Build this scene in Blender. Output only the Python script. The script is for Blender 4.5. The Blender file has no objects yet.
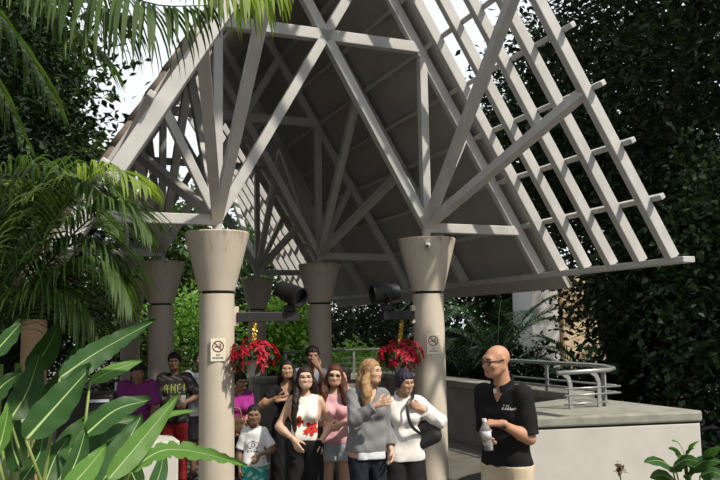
import bpy, math, random
import numpy as np
from mathutils import Vector, Matrix
PI = math.pi
C = bpy.context.scene.collection
CAMH = 1.87
FPX, PITCH, ROLL = 789.0, 0.110, 0.018
ANG = 0.40
ORG = Vector((-1.484, 8.139, 0.0))
EC = Vector((math.cos(ANG), math.sin(ANG), 0.0))      # across the pavilion
EA = Vector((-math.sin(ANG), math.cos(ANG), 0.0))     # along the pavilion
UP = Vector((0, 0, 1))

def L(c, a, z):
    """pavilion coordinates -> world (z above ground)"""
    return ORG + EC * c + EA * a + UP * z

def at(x, y, d):
    """place seen in the photograph at (x, y), standing d metres away"""
    X, Y = x - 360.0, 240.0 - y
    cr, sr = math.cos(ROLL), math.sin(ROLL)
    u, v = (X * cr + Y * sr) / FPX, (Y * cr - X * sr) / FPX
    c, s = math.cos(PITCH), math.sin(PITCH)
    r = Vector((u, c - v * s, s + v * c))
    r = r * (d / r.y)
    return r + Vector((0, 0, CAMH))

# ---------------------------------------------------------------- materials
def mat(name, color, rough=0.6, var=0.0, scale=8.0, bump=0.0, metal=0.0, spec=0.5, color2=None, detail=4.0):
    m = bpy.data.materials.new(name); m.use_nodes = True
    nt = m.node_tree; b = nt.nodes['Principled BSDF']
    b.inputs['Roughness'].default_value = rough
    b.inputs['Metallic'].default_value = metal
    b.inputs['Specular IOR Level'].default_value = spec
    c1 = (*color, 1)
    b.inputs['Base Color'].default_value = c1
    if var or color2 or bump:
        tc = nt.nodes.new('ShaderNodeTexCoord')
        n = nt.nodes.new('ShaderNodeTexNoise'); n.inputs['Scale'].default_value = scale; n.inputs['Detail'].default_value = detail
        nt.links.new(tc.outputs['Object'], n.inputs['Vector'])
        if var or color2:
            r = nt.nodes.new('ShaderNodeValToRGB')
            r.color_ramp.elements[0].position = 0.3; r.color_ramp.elements[1].position = 0.7
            c2 = color2 if color2 else tuple(min(1, x * (1 + var)) for x in color)
            c0 = color if color2 else tuple(x * (1 - var) for x in color)
            r.color_ramp.elements[0].color = (*c0, 1); r.color_ramp.elements[1].color = (*c2, 1)
            nt.links.new(n.outputs['Fac'], r.inputs['Fac']); nt.links.new(r.outputs['Color'], b.inputs['Base Color'])
        if bump:
            bp = nt.nodes.new('ShaderNodeBump'); bp.inputs['Strength'].default_value = bump; bp.inputs['Distance'].default_value = 0.02
            nt.links.new(n.outputs['Fac'], bp.inputs['Height']); nt.links.new(bp.outputs['Normal'], b.inputs['Normal'])
    return m

def leafmat(name, color, color2, trans=0.3, rough=0.45, spec=0.5, tint=1.0):
    m = bpy.data.materials.new(name); m.use_nodes = True
    nt = m.node_tree; nd = nt.nodes; b = nd['Principled BSDF']; out = nd['Material Output']
    g = nd.new('ShaderNodeNewGeometry'); r = nd.new('ShaderNodeValToRGB')
    r.color_ramp.elements[0].color = (*color, 1); r.color_ramp.elements[1].color = (*color2, 1)
    nt.links.new(g.outputs['Random Per Island'], r.inputs['Fac'])
    nt.links.new(r.outputs['Color'], b.inputs['Base Color'])
    b.inputs['Roughness'].default_value = rough; b.inputs['Specular IOR Level'].default_value = spec
    t = nd.new('ShaderNodeBsdfTranslucent')
    mul = nd.new('ShaderNodeMixRGB'); mul.blend_type = 'MULTIPLY'; mul.inputs[0].default_value = 1
    mul.inputs[2].default_value = (1.6 * tint, 1.7 * tint, 0.7 * tint, 1)
    nt.links.new(r.outputs['Color'], mul.inputs[1]); nt.links.new(mul.outputs[0], t.inputs['Color'])
    mx = nd.new('ShaderNodeMixShader'); mx.inputs[0].default_value = trans
    nt.links.new(b.outputs[0], mx.inputs[1]); nt.links.new(t.outputs[0], mx.inputs[2])
    nt.links.new(mx.outputs[0], out.inputs['Surface'])
    return m

# ---------------------------------------------------------------- mesh building
class MB:
    def __init__(s): s.v = []; s.f = []; s.m = []
    def add(s, vs, fs, mi=0):
        o = len(s.v); s.v.extend([tuple(p) for p in vs])
        s.f.extend([tuple(i + o for i in f) for f in fs]); s.m.extend([mi] * len(fs))
    def box(s, p, sx, sy, sz, ax=None, ay=None, az=None, mi=0):
        ax = (ax or Vector((1, 0, 0))) * (sx / 2); ay = (ay or Vector((0, 1, 0))) * (sy / 2); az = (az or UP) * (sz / 2)
        p = Vector(p)
        vs = [p + ax * i + ay * j + az * k for k in (-1, 1) for j in (-1, 1) for i in (-1, 1)]
        s.add(vs, [(0, 2, 3, 1), (4, 5, 7, 6), (0, 1, 5, 4), (2, 6, 7, 3), (0, 4, 6, 2), (1, 3, 7, 5)], mi)
    def bar(s, p, q, w, h, up=UP, mi=0):
        p, q = Vector(p), Vector(q); d = (q - p).normalized()
        x = d.cross(up)
        if x.length < 1e-3: x = d.cross(Vector((1, 0, 0)))
        x.normalize(); y = x.cross(d).normalized()
        s.box((p + q) / 2, w, (q - p).length, h, x, d, y, mi)
    def tube(s, pts, rad, n=8, cap=True, mi=0):
        pts = [Vector(p) for p in pts]
        if not hasattr(rad, '__len__'): rad = [rad] * len(pts)
        o = len(s.v); ref = None
        for i, p in enumerate(pts):
            d = (pts[min(i + 1, len(pts) - 1)] - pts[max(i - 1, 0)]).normalized()
            if ref is None:
                ref = d.orthogonal().normalized()
            ref = (ref - d * ref.dot(d)).normalized(); b = d.cross(ref)
            for k in range(n):
                t = 2 * PI * k / n
                s.v.append(tuple(p + (ref * math.cos(t) + b * math.sin(t)) * rad[i]))
        for i in range(len(pts) - 1):
            for k in range(n):
                a = o + i * n + k; b2 = o + i * n + (k + 1) % n
                s.f.append((a, b2, b2 + n, a + n)); s.m.append(mi)
        if cap:
            s.f.append(tuple(o + k for k in reversed(range(n)))); s.m.append(mi)
            s.f.append(tuple(o + (len(pts) - 1) * n + k for k in range(n))); s.m.append(mi)
    def lathe(s, prof, org=(0, 0, 0), n=32, ax=None, mi=0):
        """prof: list of (r, z)"""
        org = Vector(org); ax = (ax or UP).normalized()
        x = ax.orthogonal().normalized() if abs(ax.z) < .99 else Vector((1, 0, 0)); y = ax.cross(x)
        o = len(s.v)
        for r, z in prof:
            for k in range(n):
                t = 2 * PI * k / n
                s.v.append(tuple(org + ax * z + (x * math.cos(t) + y * math.sin(t)) * r))
        for i in range(len(prof) - 1):
            for k in range(n):
                a = o + i * n + k; b = o + i * n + (k + 1) % n
                s.f.append((a, b, b + n, a + n)); s.m.append(mi)
        s.f.append(tuple(o + k for k in reversed(range(n)))); s.m.append(mi)
        s.f.append(tuple(o + (len(prof) - 1) * n + k for k in range(n))); s.m.append(mi)
    def build(s, name, m, parent=None, smooth=False, bevel=0, origin=None, autosmooth=None):
        me = bpy.data.meshes.new(name)
        off = Vector((0, 0, 0))
        if parent is not None: off = Vector(parent.matrix_basis.translation)
        elif origin is not None: off = Vector(origin)
        if parent is not None and parent.parent is not None: off = off + Vector(parent.parent.matrix_basis.translation)
        vs = np.array(s.v, dtype=float) - np.array(off)
        me.from_pydata(vs.tolist(), [], s.f)
        ms = m if isinstance(m, (list, tuple)) else [m]
        for q in ms: me.materials.append(q)
        if len(ms) > 1: me.polygons.foreach_set('material_index', s.m)
        if smooth: me.polygons.foreach_set('use_smooth', [True] * len(me.polygons))
        me.update()
        o = bpy.data.objects.new(name, me); C.objects.link(o)
        if smooth and autosmooth: me.set_sharp_from_angle(angle=autosmooth)
        if parent is not None: o.parent = parent
        elif origin is not None: o.location = off
        if bevel:
            bm = o.modifiers.new('bevel', 'BEVEL'); bm.width = bevel; bm.segments = 2; bm.limit_method = 'ANGLE'
        return o

def fast(name, V, F, m, parent=None, smooth=False, mi=None, origin=None):
    """numpy arrays -> one mesh object"""
    V = np.asarray(V, dtype=np.float32); F = np.asarray(F, dtype=np.int32)
    off = np.zeros(3, np.float32)
    if parent is not None:
        off = np.array(parent.matrix_basis.translation, np.float32)
        if parent.parent is not None: off = off + np.array(parent.parent.matrix_basis.translation, np.float32)
    elif origin is not None: off = np.array(origin, np.float32)
    V = V - off
    k = F.shape[1]; me = bpy.data.meshes.new(name)
    me.vertices.add(len(V)); me.vertices.foreach_set('co', V.ravel())
    me.loops.add(F.size); me.loops.foreach_set('vertex_index', F.ravel())
    me.polygons.add(len(F)); me.polygons.foreach_set('loop_start', np.arange(0, F.size, k, dtype=np.int32))
    ms = m if isinstance(m, (list, tuple)) else [m]
    for q in ms: me.materials.append(q)
    if mi is not None: me.polygons.foreach_set('material_index', np.asarray(mi, dtype=np.int32))
    me.polygons.foreach_set('use_smooth', np.full(len(F), smooth))
    me.update(calc_edges=True); me.validate()
    o = bpy.data.objects.new(name, me); C.objects.link(o)
    if parent is not None: o.parent = parent
    elif origin is not None: o.location = Vector(origin)
    return o

def tag(o, label, cat, group=None, kind=None):
    o['label'] = label; o['category'] = cat
    if group: o['group'] = group
    if kind: o['kind'] = kind
    return o

def thing(name, loc, label, cat, group=None, kind=None):
    e = bpy.data.objects.new(name, None); C.objects.link(e); e.location = loc; e.empty_display_size = .2
    e.matrix_basis.translation = Vector(loc)
    return tag(e, label, cat, group, kind)

def struct(o): o['kind'] = 'structure'; return o
# ================================================================ materials used in the place
M = {}
M['paint'] = mat('white_paint', (.44, .43, .412), .55, .10, 5)
M['column'] = mat('beige_column_paint', (.52, .46, .375), .6, .07, 3)
M['groove'] = mat('joint', (.03, .03, .03), .9)
M['concrete'] = mat('pale_concrete', (.50, .48, .44), .8, .07, 3, .1)
M['cap'] = mat('weathered_cap', (.25, .245, .21), .85, .22, 6, .15)
M['parapet'] = mat('grey_parapet', (.25, .24, .215), .85, .12, 4, .1)
M['roofunder'] = mat('roof_underside', (.36, .345, .325), .75, .08, 2)
M['rooftile'] = mat('roof_tile', (.13, .095, .075), .8, .25, 9)
M['paving'] = mat('paving', (.11, .10, .088), .85, .25, 3, .2)
M['soil'] = mat('soil', (.05, .04, .03), .95, .3, 5, .3)
M['steel'] = mat('grey_steel', (.36, .37, .36), .4, .1, 6, 0, .6)
M['black'] = mat('black_metal', (.006, .006, .007), .6)
M['lamp'] = mat('lamp_casing', (.006, .006, .008), .6)
M['gold'] = mat('gold_tinsel', (.65, .45, .10), .3, .4, 60, .3, .8)
M['potwhite'] = mat('white_pot', (.55, .53, .48), .5, .1, 8)
M['signplate'] = mat('sign_plate', (.74, .68, .55), .5)
M['signred'] = mat('sign_red', (.20, .055, .035), .5)
M['signblack'] = mat('sign_black', (.03, .025, .02), .5)
M['white'] = mat('building_white', (.62, .61, .58), .8, .06, 2)
M['beige'] = mat('building_beige', (.62, .48, .32), .8, .08, 2)
M['orange'] = mat('rendered_beige_post', (.28, .18, .095), .8, .12, 3)
M['bark'] = mat('bark', (.07, .055, .04), .9, .3, 10, .4)
M['red'] = leafmat('red_bract', (.24, .004, .016), (.48, .012, .035), .25, .5, .3, .7)
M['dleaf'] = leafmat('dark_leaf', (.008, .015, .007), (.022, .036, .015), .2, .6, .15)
M['sunleaf'] = leafmat('vivid_sunlit_leaf', (.10, .20, .04), (.22, .38, .09), .4, .5, .3)  # vivid green lightened to stand in for sun that misses these plants
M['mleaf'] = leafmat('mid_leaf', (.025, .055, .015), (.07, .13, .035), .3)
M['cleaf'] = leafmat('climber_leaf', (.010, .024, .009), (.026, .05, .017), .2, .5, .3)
M['bleaf'] = leafmat('bright_leaf', (.05, .12, .02), (.14, .24, .05), .35)
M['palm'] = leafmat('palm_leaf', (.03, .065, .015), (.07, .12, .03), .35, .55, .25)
M['palmlit'] = leafmat('palm_leaf_light', (.12, .19, .035), (.24, .31, .07), .4, .55, .25)  # lighter copy of the palm leaf, sunlight put into the colour
M['fern'] = leafmat('cycad_leaf', (.02, .06, .02), (.06, .13, .04), .25, .4)
M['heli'] = leafmat('broad_leaf', (.022, .070, .018), (.042, .105, .026), .3, .5, .3)
M['helib'] = leafmat('bright_broad_leaf', (.07, .17, .03), (.11, .23, .04), .35, .5, .3)
M['rib'] = leafmat('midrib', (.25, .36, .12), (.30, .42, .16), .1, .5)
M['stalk'] = mat('stalk', (.16, .22, .05), .5, .2, 10)

# ================================================================ ground and walls
g = MB(); g.add([(-40, -6, 0), (40, -6, 0), (40, 60, 0), (-40, 60, 0)], [(0, 1, 2, 3)])
struct(g.build('floor', M['paving']))

def prism(mb, pts, z0, z1, mi=0):
    n = len(pts)
    vs = [Vector((p.x, p.y, z0)) for p in pts] + [Vector((p.x, p.y, z1)) for p in pts]
    mb.add(vs, [tuple(reversed(range(n))), tuple(range(n, 2 * n))] + [(i, (i + 1) % n, n + (i + 1) % n, n + i) for i in range(n)], mi)

def poly(cs): return [L(c, a, 0) for c, a in cs]
# concrete block at the near end of the right-hand parapet
BT = .91
block_pts = [(2.8, -1.06), (4.85, -1.55), (4.93, -1.48), (4.95, .47), (4.68, .47), (3.75, .1), (2.9, -.5)]
e = thing('concrete_block', L(4.1, -.6, 0), 'big pale concrete block with a weathered grey top, behind the man in black', 'block')
m_ = MB(); prism(m_, poly(block_pts), 0, BT - .125); m_.build('block_body', M['concrete'], e, bevel=.01)
m_ = MB(); prism(m_, poly(block_pts), BT - .125, BT - .105)
ins = [(c + (4.2 - c) * .012, a + (-.1 - a) * .02) for c, a in block_pts]
m_ = MB(); prism(m_, poly(ins), BT - .125, BT - .105); m_.build('shadow_joint', M['groove'], e)
m_ = MB(); prism(m_, poly([(c + (.02 if c > 4 else -.02), a + (-.02 if a < 0 else 0)) for c, a in block_pts]), BT - .105, BT)
m_.build('coping', M['cap'], e, bevel=.02)
# parapet running along the walkway
wl = MB(); prism(wl, poly([(4.75, .56), (5.1, .56), (5.1, 6.6), (2.2, 6.6), (2.2, 6.25), (4.75, 6.25)]), 0, .86)
struct(wl.build('wall_right', M['parapet']))
wl = MB(); prism(wl, poly([(4.70, .5), (5.16, .5), (5.16, 6.66), (2.14, 6.66), (2.14, 6.19), (4.70, 6.19)]), .86, .97)
struct(wl.build('trim_1', M['cap'], bevel=.015))
# railing on the parapet
rl = thing('metal_railing', L(4.9, 1.2, .97), 'steel railing with bent posts on the near end of the parapet, behind the bald man', 'railing')
rl2 = thing('metal_railing', L(4.9, 6.4, .97), 'grey steel railing on the far wall, behind the group of women', 'railing')
def rail_part(name, pts, r, t=None): m = MB(); m.tube(pts, r, 8); return m.build(name, M['steel'], t or rl, smooth=True)
rail_part('handrail', [L(4.75, 2.1, 1.345), L(4.75, .0, 1.345), L(4.74, -.22, 1.34), L(4.64, -.50, 1.33), L(4.46, -.64, 1.325), L(3.72, -.64, 1.315)], .026)
for z in (1.12, 1.04):
    rail_part('rail', [L(4.75, 2.1, z), L(4.75, -.40, z)], .011)
for z in (1.135, 1.06, .965):
    rail_part('rail', [L(3.80, -.645, z), L(4.60 if z > 1 else 4.40, -.645, z)], .011)
for a in (.98, 2.05):
    m = MB(); m.bar(L(4.75, a, .965), L(4.75, a, 1.33), .06, .022, EC); m.build('post', M['steel'], rl)
for cc in (3.89, 4.29):
    m = MB()
    pts = [L(cc, -.64, BT + .003), L(cc, -.64, 1.20), L(cc - .03, -.64, 1.27), L(cc - .10, -.64, 1.315)]
    for p, q in zip(pts[:-1], pts[1:]): m.bar(p, q, .022, .05, EC)
    m.build('post', M['steel'], rl)
m = MB(); m.bar(L(4.40, -.60, BT + .003), L(4.40, -.60, 1.32), .06, .022, EC); m.build('post', M['steel'], rl)
rail_part('handrail', [L(4.9, 4.4, 1.42), L(4.9, 6.42, 1.42), L(2.7, 6.42, 1.42)], .026, rl2)
for z in (1.27, 1.17, 1.06):
    rail_part('rail', [L(4.86, 4.45, z), L(4.86, 6.42, z), L(2.75, 6.42, z)], .010, rl2)
for c_ in (2.75, 3.45, 4.15, 4.85):
    m = MB(); m.bar(L(c_, 6.42, .965), L(c_, 6.42, 1.41), .05, .02, EA); m.build('post', M['steel'], rl2)
for a in (4.5, 5.4):
    m = MB(); m.bar(L(4.9, a, .965), L(4.9, a, 1.40), .07, .02, EC); m.build('post', M['steel'], rl2)

# ================================================================ the six columns
H1 = CAMH + 1.0
names = {(0, 0): 'beige round column with flared top, nearest on the left, a no-smoking sign on it',
         (1, 0): 'beige round column with flared top, nearest on the right, behind the white shirt',
         (0, 1): 'shaded round column, second in the left row, behind the boy in red trousers',
         (1, 1): 'shaded round column, second in the right row, behind the man in grey',
         (0, 2): 'shaded round column, farthest in the left row, partly behind palm leaves',
         (1, 2): 'shaded flared column, farthest in the right row, seen past a dark spotlight'}
BAY = 3.655; SP = 2.449
def colmat():
    m = M['column'].copy(); m.name = 'streaked_capital'
    nt = m.node_tree; b = nt.nodes['Principled BSDF']
    tc = nt.nodes.new('ShaderNodeTexCoord'); mp = nt.nodes.new('ShaderNodeMapping'); mp.inputs['Scale'].default_value = (26, 26, 1.2)
    n = nt.nodes.new('ShaderNodeTexNoise'); n.inputs['Scale'].default_value = 1.0; n.inputs['Detail'].default_value = 3
    sep = nt.nodes.new('ShaderNodeSeparateXYZ')
    nt.links.new(tc.outputs['Object'], mp.inputs[0]); nt.links.new(mp.outputs[0], n.inputs[0]); nt.links.new(tc.outputs['Object'], sep.inputs[0])
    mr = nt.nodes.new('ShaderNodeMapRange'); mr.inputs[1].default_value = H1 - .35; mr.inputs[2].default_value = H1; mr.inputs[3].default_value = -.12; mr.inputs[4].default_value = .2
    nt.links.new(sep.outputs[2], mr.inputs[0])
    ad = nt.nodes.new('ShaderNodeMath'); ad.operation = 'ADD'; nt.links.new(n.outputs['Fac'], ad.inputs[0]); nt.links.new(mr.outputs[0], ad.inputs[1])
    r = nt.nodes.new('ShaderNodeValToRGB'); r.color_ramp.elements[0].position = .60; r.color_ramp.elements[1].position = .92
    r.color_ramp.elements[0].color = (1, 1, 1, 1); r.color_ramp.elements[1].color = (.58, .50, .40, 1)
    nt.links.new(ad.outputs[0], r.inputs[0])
    mul = nt.nodes.new('ShaderNodeMixRGB'); mul.blend_type = 'MULTIPLY'; mul.inputs[0].default_value = 1
    old = b.inputs['Base Color'].links[0].from_socket
    nt.links.new(old, mul.inputs[1]); nt.links.new(r.outputs[0], mul.inputs[2]); nt.links.new(mul.outputs[0], b.inputs['Base Color'])
    return m
M['capital'] = colmat()
for (s, i), lab in names.items():
    p = L(SP * s, BAY * i, 0)
    t = thing('column', p, lab, 'column', 'pavilion columns', kind='thing')
    m = MB(); m.lathe([(.178, 0), (.178, H1 - .635)], p, 40); m.build('shaft', M['column'], t, smooth=True, autosmooth=.7)
    m = MB(); m.lathe([(.15, H1 - .635), (.15, H1 - .605)], p, 32); m.build('joint_ring', M['groove'], t, smooth=True, autosmooth=.7)
    m = MB(); m.lathe([(.183, H1 - .605), (.3345, H1 - .012), (.325, H1)], p, 40); m.build('capital', M['capital'], t, smooth=True, autosmooth=.7)

# ================================================================ roof frame
rf = thing('pavilion_roof', L(SP / 2, BAY, H1), 'steep gabled pavilion roof of white struts with open lattice ends on the columns', 'roof', kind='thing')
CM = SP / 2; K = 1.65; ZR = CAMH + 5.22
def slope(side, a, z): return L(CM + side * (ZR - z) / K, a, z)
def nrm(side): return (UP + EC * (side * K)).normalized()
def part(name, p, q, w, h, up=UP, m='paint'):
    b = MB(); b.bar(p, q, w, h, up); return b.build(name, M[m], rf, bevel=.008)
ZE = CAMH + .62
N0 = CAMH + 1.15
front = [-2.17, -1.74, -1.30, -.87, -.43]
back = [2 * BAY + .43, 2 * BAY + .87, 2 * BAY + 1.30, 2 * BAY + 1.74, 2 * BAY + 2.17]
for side in (-1, 1):
    n = nrm(side)
    for a in front + [0, BAY / 2, BAY, BAY * 1.5, BAY * 2] + back:
        part('rafter', slope(side, a, ZE), slope(side, a, ZR), .085, .12, n)
    for k in range(1, 9):
        z = ZE + .525 * k
        q = n * .09
        part('lath', slope(side, -2.34, z) + q, slope(side, 2 * BAY + 2.34, z) + q, .055, .06, n)
    q = UP * -.03 + EC * (side * .02)
    part('eave_beam', slope(side, -2.36, ZE) + q, slope(side, 2 * BAY + 2.36, ZE) + q, .15, .06, UP)
    # solid panel over the middle bays
    b = MB(); top = []
    lo = slope(side, 0, CAMH + .36); hi = slope(side, 0, ZR + .02)
    a0, a1 = -.19, 2 * BAY + .19
    for off0, off1, nm, mt in ((.125, .165, 'roof_panel', 'roofunder'),):
        b = MB()
        vs = []
        for a in (a0, a1):
            for p, o in ((lo, off0), (hi, off0), (hi, off1), (lo, off1)):
                vs.append(p + EA * a + n * o)
        b.add(vs, [(0, 1, 2, 3), (7, 6, 5, 4), (0, 4, 5, 1), (1, 5, 6, 2), (2, 6, 7, 3), (3, 7, 4, 0)])
        b.build(nm, M[mt], rf)
    # clay tiles: ribs running down the slope
    b = MB(); nt_ = 70
    for k in range(nt_):
        aa = a0 + (a1 - a0) * (k + .5) / nt_
        p0, p1 = lo + EA * aa + n * .165, hi + EA * aa + n * .165
        nseg = 18
        for j in range(nseg):
            u0, u1 = j / nseg, (j + 1) / nseg
            b.tube([p0.lerp(p1, u0) + n * .016, p0.lerp(p1, u1 + .004) + n * .004], [.052, .042], 8, True)
    b.build('roof_tiles', M['rooftile'], rf, smooth=True)
part('ridge_beam', L(CM, -2.5, ZR), L(CM, 2 * BAY + 2.5, ZR), .10, .16)

def cpos(s): return SP * s
ZC = CAMH + 3.28; ZB = CAMH + 2.28; ZH = CAMH + 1.13
for i in range(3):
    a = BAY * i
    for s in (0, 1):
        side = 1 if s else -1
        c = cpos(s); nd = L(c, a, N0)
        b = MB(); b.lathe([(.05, H1 - .002), (.05, N0 + .03)], L(c, a, 0), 12); b.build('strut_foot', M['paint'], rf, smooth=True, autosmooth=.7)
        part('post', nd, L(c, a, ZC), .10, .10, EA)
        # scissor strut through the middle of the collar tie
        k2 = (ZC - N0) / (c - CM) if s else (ZC - N0) / (c - CM)
        zz = (ZR - ZC) / (K + abs(k2)); cx = CM - side * zz
        part('scissor_strut', nd, L(cx, a, ZC + abs(k2) * zz), .11, .11, EA)
        part('brace', nd, slope(side, a, ZB), .09, .09, EA)
        part('tie', L(c, a, ZH), slope(side, a, ZH), .11, .11, EA)
        for da in ((-2.17, BAY / 2) if i == 0 else (-BAY / 2, BAY / 2) if i == 1 else (-BAY / 2, 2.17)):
            part('fan_strut', nd, slope(side, a + da, ZC), .105, .105, EC)
            part('fan_strut', nd, slope(side, a + da, CAMH + 2.2), .105, .105, EC)
    part('collar_tie', slope(-1, a, ZC), slope(1, a, ZC), .11, .13, UP)
# ================================================================ planting
def leaf_cloud(rng, blobs, n, size, clump=18, spread=.45, elong=2.0, hang=.5):
    """leaf quads in clumps through ellipsoid shells; blobs: (centre, radii)"""
    w_ = np.array([b[1][0] * b[1][1] + b[1][1] * b[1][2] + b[1][0] * b[1][2] for b in blobs]); w_ = w_ / w_.sum()
    nc = max(1, n // clump)
    which = rng.choice(len(blobs), nc, p=w_)
    d = rng.normal(size=(nc, 3)); d /= np.linalg.norm(d, axis=1)[:, None]
    rr = rng.uniform(.45, 1.0, nc) ** .6
    cen = np.array([b[0] for b in blobs])[which] + d * rr[:, None] * np.array([b[1] for b in blobs])[which]
    P = np.repeat(cen, clump, 0) + rng.normal(size=(nc * clump, 3)) * spread * np.array([1, 1, .7])
    P[:, 2] = np.maximum(P[:, 2], .08)
    N = len(P)
    dr = rng.normal(size=(N, 3)); dr[:, 2] = dr[:, 2] * .6 - hang; dr /= np.linalg.norm(dr, axis=1)[:, None]
    up = rng.normal(size=(N, 3)) * .55 + np.array([0, 0, 1.0])
    sd = np.cross(dr, up); sd /= np.linalg.norm(sd, axis=1)[:, None] + 1e-9
    nn = np.cross(sd, dr)
    s = size * rng.uniform(.6, 1.3, N)[:, None]
    w = s / elong / 2
    fold = nn * w * .35
    V = np.stack([P, P + dr * s * .45 + sd * w + fold, P + dr * s, P + dr * s * .45 - sd * w + fold], 1).reshape(-1, 3)
    i = np.arange(N) * 4
    F = np.concatenate([np.stack([i, i + 1, i + 2], 1), np.stack([i, i + 2, i + 3], 1)])
    return V, F

seed_ = [10]
def tree(name, label, base, blobs, n, size, m, trunk=.18, group=None, cat='tree', clump=18, spread=.45, elong=2.0, stems=1):
    """blobs: list of (dx, dy, z, rx, ry, rz) about the base point"""
    seed_[0] += 1; rng = np.random.default_rng(seed_[0])
    b = Vector((base[0], base[1], 0))
    t = thing(name, b, label, cat, group)
    bl = [((b.x + q[0], b.y + q[1], q[2]), (q[3], q[4], q[5])) for q in blobs]
    V, F = leaf_cloud(rng, bl, n, size, clump, spread, elong)
    fast('foliage', V, F, m, t)
    mb = MB()
    for k in range(stems):
        for cen, r in bl:
            c = Vector(cen); o = b + Vector((rng.uniform(-.3, .3), rng.uniform(-.3, .3), 0)) * (stems - 1)
            mid = o.lerp(c, .5) + Vector((rng.uniform(-.2, .2), rng.uniform(-.2, .2), .1)) * (c - o).length * .3
            mid.x = (o.x * .7 + c.x * .3); mid.y = (o.y * .7 + c.y * .3)
            mb.tube([o, o.lerp(mid, .5), mid, mid.lerp(c, .6), c], [trunk, trunk * .85, trunk * .65, trunk * .45, trunk * .2], 8)
    mb.build('trunk', M['bark'], t, smooth=True)
    return t
def bx(px, d): return ((px - 360) / FPX * d, d)

G = 'dark trees behind the pavilion'
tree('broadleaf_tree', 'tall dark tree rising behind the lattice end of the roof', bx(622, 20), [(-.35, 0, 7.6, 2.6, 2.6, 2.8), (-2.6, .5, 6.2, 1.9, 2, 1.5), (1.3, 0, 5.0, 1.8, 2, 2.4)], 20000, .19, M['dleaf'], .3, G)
tree('broadleaf_tree', 'tall dark tree with dense crown right of the lattice, above the concrete block', bx(650, 17), [(0, 0, 6.8, 3.4, 2.6, 3.4), (.6, 0, 3.6, 3.0, 2.2, 2.4), (1.5, -1, 11, 4.5, 3, 2.5)], 32000, .18, M['dleaf'], .3, G)  # last crown blob added above the view to shade the trees below
tree('broadleaf_tree', 'dark tree filling the upper right corner of the view', bx(735, 14), [(0, 0, 5.6, 2.6, 2.4, 3.8), (-.4, 0, 2.6, 2.0, 2, 1.8), (1.5, -.5, 10, 3.5, 3, 2.8)], 30000, .17, M['dleaf'], .28, G)  # top blob raises the crown out of view, added for its shade
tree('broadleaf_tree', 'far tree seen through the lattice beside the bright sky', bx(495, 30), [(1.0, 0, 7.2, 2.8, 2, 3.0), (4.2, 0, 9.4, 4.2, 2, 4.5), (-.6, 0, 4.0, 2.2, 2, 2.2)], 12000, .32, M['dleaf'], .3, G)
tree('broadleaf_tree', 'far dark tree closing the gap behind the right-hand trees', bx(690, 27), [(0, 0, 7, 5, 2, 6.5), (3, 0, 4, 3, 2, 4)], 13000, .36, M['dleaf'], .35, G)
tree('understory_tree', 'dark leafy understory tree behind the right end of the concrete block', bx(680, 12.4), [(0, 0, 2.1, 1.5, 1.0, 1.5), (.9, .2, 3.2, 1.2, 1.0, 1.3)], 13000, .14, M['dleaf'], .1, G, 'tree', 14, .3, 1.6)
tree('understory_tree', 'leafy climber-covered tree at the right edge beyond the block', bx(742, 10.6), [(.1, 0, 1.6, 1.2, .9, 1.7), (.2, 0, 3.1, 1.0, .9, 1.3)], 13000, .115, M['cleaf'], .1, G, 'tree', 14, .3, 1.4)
GL = 'trees on the left'
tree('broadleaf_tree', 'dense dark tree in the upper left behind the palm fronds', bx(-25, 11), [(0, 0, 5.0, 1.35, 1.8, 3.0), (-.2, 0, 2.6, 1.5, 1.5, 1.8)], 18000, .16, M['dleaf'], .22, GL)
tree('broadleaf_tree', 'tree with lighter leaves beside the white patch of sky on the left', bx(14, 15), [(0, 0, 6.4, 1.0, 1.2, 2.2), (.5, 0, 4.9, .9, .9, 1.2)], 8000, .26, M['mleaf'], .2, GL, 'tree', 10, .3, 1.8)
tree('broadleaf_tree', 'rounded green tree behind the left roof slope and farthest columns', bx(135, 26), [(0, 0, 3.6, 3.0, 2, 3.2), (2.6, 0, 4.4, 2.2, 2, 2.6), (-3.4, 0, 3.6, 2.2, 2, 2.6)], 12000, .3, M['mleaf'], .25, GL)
tree('broadleaf_tree', 'far dark tree at the left edge', bx(-40, 24), [(0, 0, 5, 3, 2, 5.4)], 8000, .34, M['dleaf'], .25, GL)

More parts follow.
